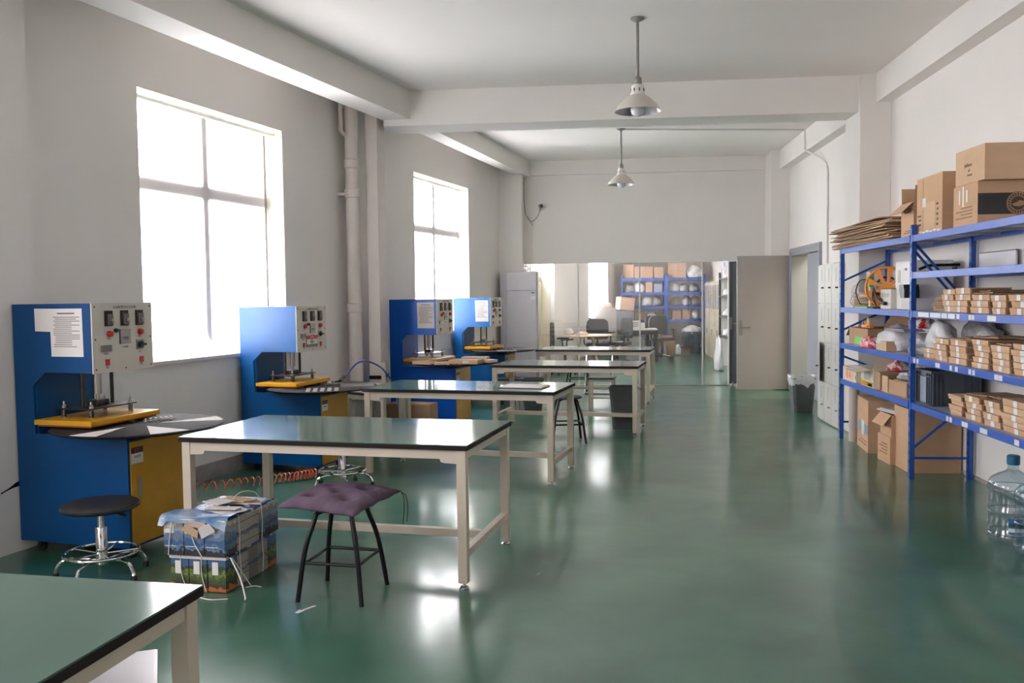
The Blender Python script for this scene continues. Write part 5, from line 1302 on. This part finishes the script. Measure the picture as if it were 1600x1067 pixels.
hshelf('left bay of blue shelving at the back of the room behind the glass', .66, 1.76, 23.0, FL, 2.02)
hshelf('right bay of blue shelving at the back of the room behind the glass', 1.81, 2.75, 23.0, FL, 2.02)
zt = 1.93
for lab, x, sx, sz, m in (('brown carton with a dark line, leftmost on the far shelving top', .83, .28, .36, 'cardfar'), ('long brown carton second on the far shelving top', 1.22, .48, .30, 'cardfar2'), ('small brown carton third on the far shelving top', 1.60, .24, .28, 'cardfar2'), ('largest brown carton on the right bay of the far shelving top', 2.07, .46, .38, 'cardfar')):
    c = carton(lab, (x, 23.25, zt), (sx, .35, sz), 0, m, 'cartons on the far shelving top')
    g = MB(); g.box(-sx*.4, -.1762, sz*.45, sx*.4, -.1752, sz*.5); g.build('tape_line', M['card4'], c)
o = blob('plastic_bag', 'bag', (.42, .3, .30), 31, None, loc=(2.52, 23.2, zt)); tag(o, 'white bag right of the largest carton on the far shelving top', 'bag')
k = 0
for zi, z in enumerate((.87, 1.22, 1.57)):
    for bi, (xa, xb) in enumerate(((.72, 1.7), (1.9, 2.7))):
        x = xa+.12; j = 0
        while x < xb-.08:
            k += 1; rn = random.Random(k*7+1); w = rn.uniform(.2, .3); hgt = rn.uniform(.2, .27)
            kind = rn.random(); place = '%s from left, %s shelf, %s bay behind the glass' % (['first', 'second', 'third', 'fourth', 'fifth', 'sixth'][j], ['lower', 'middle', 'upper'][zi], ['left', 'right'][bi])
            if kind < .68 or (bi == 1 and zi > 0):
                mm = rn.choice(['bag', 'bagg', 'film', 'bag'])
                nm = {'bag': 'white', 'bagg': 'grey', 'film': 'clear'}[mm]
                o = blob('plastic_bag', mm, (w*1.15, .34, hgt), 40+k, None, sub=3, loc=(x+w/2-.1, 23.22, z)); tag(o, '%s plastic bag, %s' % (nm, place), 'bag', 'bags on the far shelving')
            else:
                mm = rn.choice(['cardfar', 'cardfar2', 'crate2'])
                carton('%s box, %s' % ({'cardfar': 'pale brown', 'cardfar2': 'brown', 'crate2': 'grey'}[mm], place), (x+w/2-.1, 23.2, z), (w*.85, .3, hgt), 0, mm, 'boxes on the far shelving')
            x += w; j += 1
# floor boxes in front of far shelving
open_carton('open brown carton on the floor before the left end of the right far bay', (1.72, 22.5, 0), (.44, .3, .34), 0, 'card4', (0, 0, 0, -1.2))
open_carton('low open brown carton on the floor before the right far bay', (2.16, 22.6, 0), (.34, .3, .17), 0, 'cardfar', (0, 0, -.4, 0))
bin_('grey lidded tub full of clear bags under the right far bay', (2.42, 23.0, 0), 0, .56, False, .52, .34)
o = blob('plastic_bag', 'bag', (.5, .3, .2), 90, None, loc=(2.42, 23.0, .50)); tag(o, 'clear white bag heaped in the grey tub under the right far bay', 'bag')
for i, (x, y, s) in enumerate(((1.62, 22.1, .2), (2.0, 22.2, .16))):
    o = blob('crumpled_bag', 'bag', (s, s, s*1.6), 95+i, None, sub=3, loc=(x, y, 0)); tag(o, ['small white bag standing on the floor left of the open brown cartons behind the glass', 'small white bag on the floor between the open cartons behind the glass'][i], 'bag')

t = thing('round_table', 'round light wood table behind the glass partition', 'table', (-.20, 17.75, 0))
g = MB(); g.lathe([(.47, .695), (.51, .70), (.51, .722), (.01, .724)], 48); g.build('tabletop', M['wood'], t)
for k in range(4):
    a = PI/4+k*PI/2; g = MB(); g.tube([(.16*math.cos(a), .16*math.sin(a), .695), (.36*math.cos(a), .36*math.sin(a), 0)], [.028, .018], 10); g.build('leg', M['wood'], t)
o = blob('white_bag', 'bag', (.20, .2, .13), 61, None, sub=3, loc=(-.55, 17.8, .725)); tag(o, 'white rounded bag at the left of the round wooden table', 'bag')
o = blob('white_bag', 'pinkcard', (.24, .2, .07), 62, None, sub=3, loc=(-.28, 17.65, .725)); tag(o, 'low cream bundle on the round wooden table right of the white bag', 'bag')
def office_chair(label, loc, rz, m='mesh'):
    t = thing('office_chair', label, 'chair', loc, rz, 'dark office chairs behind the glass')
    g = MB(); g.box(-.24, -.23, .42, .24, .23, .49, ch=.02); g.build('seat', M[m], t)
    g = MB(); g.prism([(-.21, .56), (.21, .56), (.235, .62), (.24, .85), (.22, .95), (.16, 1.0), (-.16, 1.0), (-.22, .95), (-.24, .85), (-.235, .62)], .23, .262, 'y'); g.build('backrest', M[m], t)
    g = MB(); g.tube(spline([(0, .1, .41), (0, .28, .42), (0, .275, .6)], 5), .018, 8); g.build('back_bracket', M['black'], t)
    g = MB(); g.lathe([(.03, .08), (.03, .40)], 12)
    for k in range(5):
        a = k*2*PI/5; g.tube([(0, 0, .09), (.27*math.cos(a), .27*math.sin(a), .06)], .018, 6)
    g.build('base', M['black'], t)
    for k in range(5):
        a = k*2*PI/5; g = MB(); g.tube([(.27*math.cos(a)-.015, .27*math.sin(a), .028), (.27*math.cos(a)+.015, .27*math.sin(a), .028)], .028, 10); g.build('caster', M['black'], t)
    for s in (-1, 1):
        g = MB(); g.tube(spline([(s*.22, 0, .44), (s*.28, 0, .5), (s*.28, 0, .66), (s*.28, -.12, .68), (s*.28, .12, .68)], 4), .015, 6); g.build('armrest', M['black'], t)
    return t
oc = office_chair('dark mesh office chair right behind the round wooden table, before the pale screen', (.02, 18.9, 0), D(0))
dup(oc, 'dark office chair left of the round wooden table, seen from the side', (-.60, 16.95, 0), D(100))
dup(oc, 'dark office chair between the round table and the white topped desk', (.45, 19.6, 0), D(-60))
dup(oc, 'dark office chair behind the white topped desk', (1.32, 22.0, 0), D(200))
dup(oc, 'dark office chair right of the white topped desk', (1.55, 21.2, 0), D(20))
t = thing('grey_partition_screen', 'pale grey upright screen cabinet behind the round table', 'screen', (.22, 20.8, 0))
g = MB(); g.box(-.27, -.02, .3, .25, .3, 1.2, ch=.01); g.build('panel', M['greycab'], t)
for sx in (-1, 1): g = MB(); g.box(sx*.24-.02, 0, 0, sx*.24+.02, .28, .3); g.build('foot', M['greycab'], t)
o = blob('paper_heap', 'pinkcard', (.4, .25, .14), 63, None, sub=3, loc=(.18, 20.95, 1.2)); tag(o, 'small heap of tan packets on the pale grey screen cabinet', 'packets')
t = thing('office_desk', 'desk with a white top, dark frame and grey drawers behind the glass', 'desk', (.98, 20.6, 0))
g = MB(); g.box(-.40, -.35, .70, .40, .35, .73, ch=.004); g.build('desk_top', M['white'], t)
g = MB(); g.box(-.39, -.33, .60, .39, -.31, .70); g.build('modesty_panel', M['black'], t)
for sx in (.18, .37):
    g = MB(); g.box(sx-.025, -.33, 0, sx+.025, .33, .70); g.build('leg_panel', M['black'], t)
g = MB(); g.box(-.30, -.30, .02, .06, .3, .58); dr = g.build('drawer_unit', M['greycab'], t)
for k in range(4): g = MB(); g.box(-.29, -.312, .03+k*.138, .05, -.301, .16+k*.138); g.build('drawer', M['greycab'], dr)
t = thing('desk_boxes', 'small white box with grey prints standing on the desk behind the glass', 'box', (.93, 20.5, .731))
g = MB(); g.box(-.12, -.08, 0, .06, .08, .19, ch=.004); g.box(.062, -.07, 0, .17, .08, .13, ch=.004); g.build('boxes', M['white'], t)
g = MB()
for z in (.05, .09, .13): g.box(-.1, -.0815, z, .02, -.0805, z+.018)
g.build('printed_lines', M['ink'], t)
t = thing('dark_bottle', 'dark bottle standing on the white topped desk', 'bottle', (1.16, 20.8, .731))
g = MB(); g.lathe([(.04, 0), (.045, .02), (.045, .17), (.02, .24), (.016, .30), (.016, .33)], 20); g.build('bottle', M['black'], t)
t = thing('dark_workstation', 'dark machine on a black bench below the leaning carton behind the glass', 'workstation', (.66, 22.4, 0))
g = MB(); g.box(-.3, -.3, .62, .3, .3, .68); g.build('bench_top', M['steel'], t)
for sx in (-.26, .26):
    for sy in (-.26, .26): g = MB(); g.cbox(sx, sy, .31, .04, .04, .62); g.build('leg', M['black'], t)
g = MB(); g.box(-.2, -.2, .681, .28, .25, 1.12, ch=.02); g.build('machine_body', M['mesh'], t)
carton('pale brown carton tilted on the dark machine behind the glass', (.70, 22.4, 1.125), (.38, .36, .32), D(18), 'cardfar', ry=.12)

t = None
for i, (lab, y) in enumerate((('nearest tall beige cabinet on the right wall behind the glass', 19.9), ('middle tall beige cabinet on the right wall behind the glass', 20.8), ('farthest tall beige cabinet on the right wall behind the glass', 21.7))):
    c = thing('tall_cabinet', lab, 'cabinet', (2.72, y, 0), 0, 'tall beige cabinets')
    g = MB(); g.box(0, 0, 0, .275, .88, 1.80, ch=.004); g.build('body', M['beige'], c)
    for k in (0, 1):
        g = MB(); g.box(-.014, .01+k*.435, .04, -.001, .435+k*.435, 1.08, ch=.003); d = g.build('lower_door', M['beige'], c)
        g = MB(); g.box(-.02, .40-k*0+.05*(k), .55, -.014, .415+.05*k, .68); g.build('handle', M['black'], d)
        g = MB(); g.box(-.014, .01+k*.435, 1.10, -.001, .435+k*.435, 1.77, ch=.003); d = g.build('upper_door', M['beige'], c)
        g = MB(); g.box(-.016, .07+k*.435, 1.16, -.0145, .375+k*.435, 1.71); g.build('glass_insert', M['ink'], d)
t = thing('wall_rack', 'white wall rack with four dark shelves beyond the grey door behind the glass', 'rack', (2.55, 17.2, 0))
g = MB(); g.box(.30, 0, 0, .33, 1.7, 2.3); g.box(.045, 1.67, 0, .30, 1.70, 2.3); g.build('back_panel', M['white'], t)
g = MB(); g.box(0, 1.66, 0, .04, 1.70, 1.95); g.build('upright', M['black'], t)
for z in (.62, 1.03, 1.44, 1.80): g = MB(); g.box(0, 0, z, .30, 1.66, z+.03); g.build('rack_shelf', M['dsteel'], t)
for i, (y, z, s, m) in enumerate(((18.5, .65, .3, 'bag'), (18.4, 1.06, .26, 'bag'), (18.4, 1.47, .26, 'bag'))):
    o = blob('plastic_bag', m, (.22, s, .14), 110+i, None, sub=3, loc=(2.67, y-.1, z)); tag(o, 'white packet on the %s board of the wall rack behind the glass' % ['lowest', 'second', 'third'][i], 'packet', 'packets on the wall rack')
o = blob('plastic_bag', 'bag', (.17, .26, .62), 120, None, loc=(2.39, 17.70, 0)); tag(o, 'tall white bag standing against the wall rack behind the glass', 'bag')
M['purple'] = mat('purple_print', srgb(84, 60, 120), .5, col2=srgb(215, 210, 220), ns=7, contrast=.12)
c = carton('box with a purple and white print on the top board of the wall rack', (2.69, 18.25, 1.831), (.24, .6, .38), 0, 'whitecard'); 
g = MB(); g.box(-.1225, -.28, .02, -.1205, .28, .36); g.build('purple_print', M['purple'], c)
g = MB(); g.box(-.11, -.3025, .02, .11, -.3015, .36); g.build('purple_print', M['purple'], c)
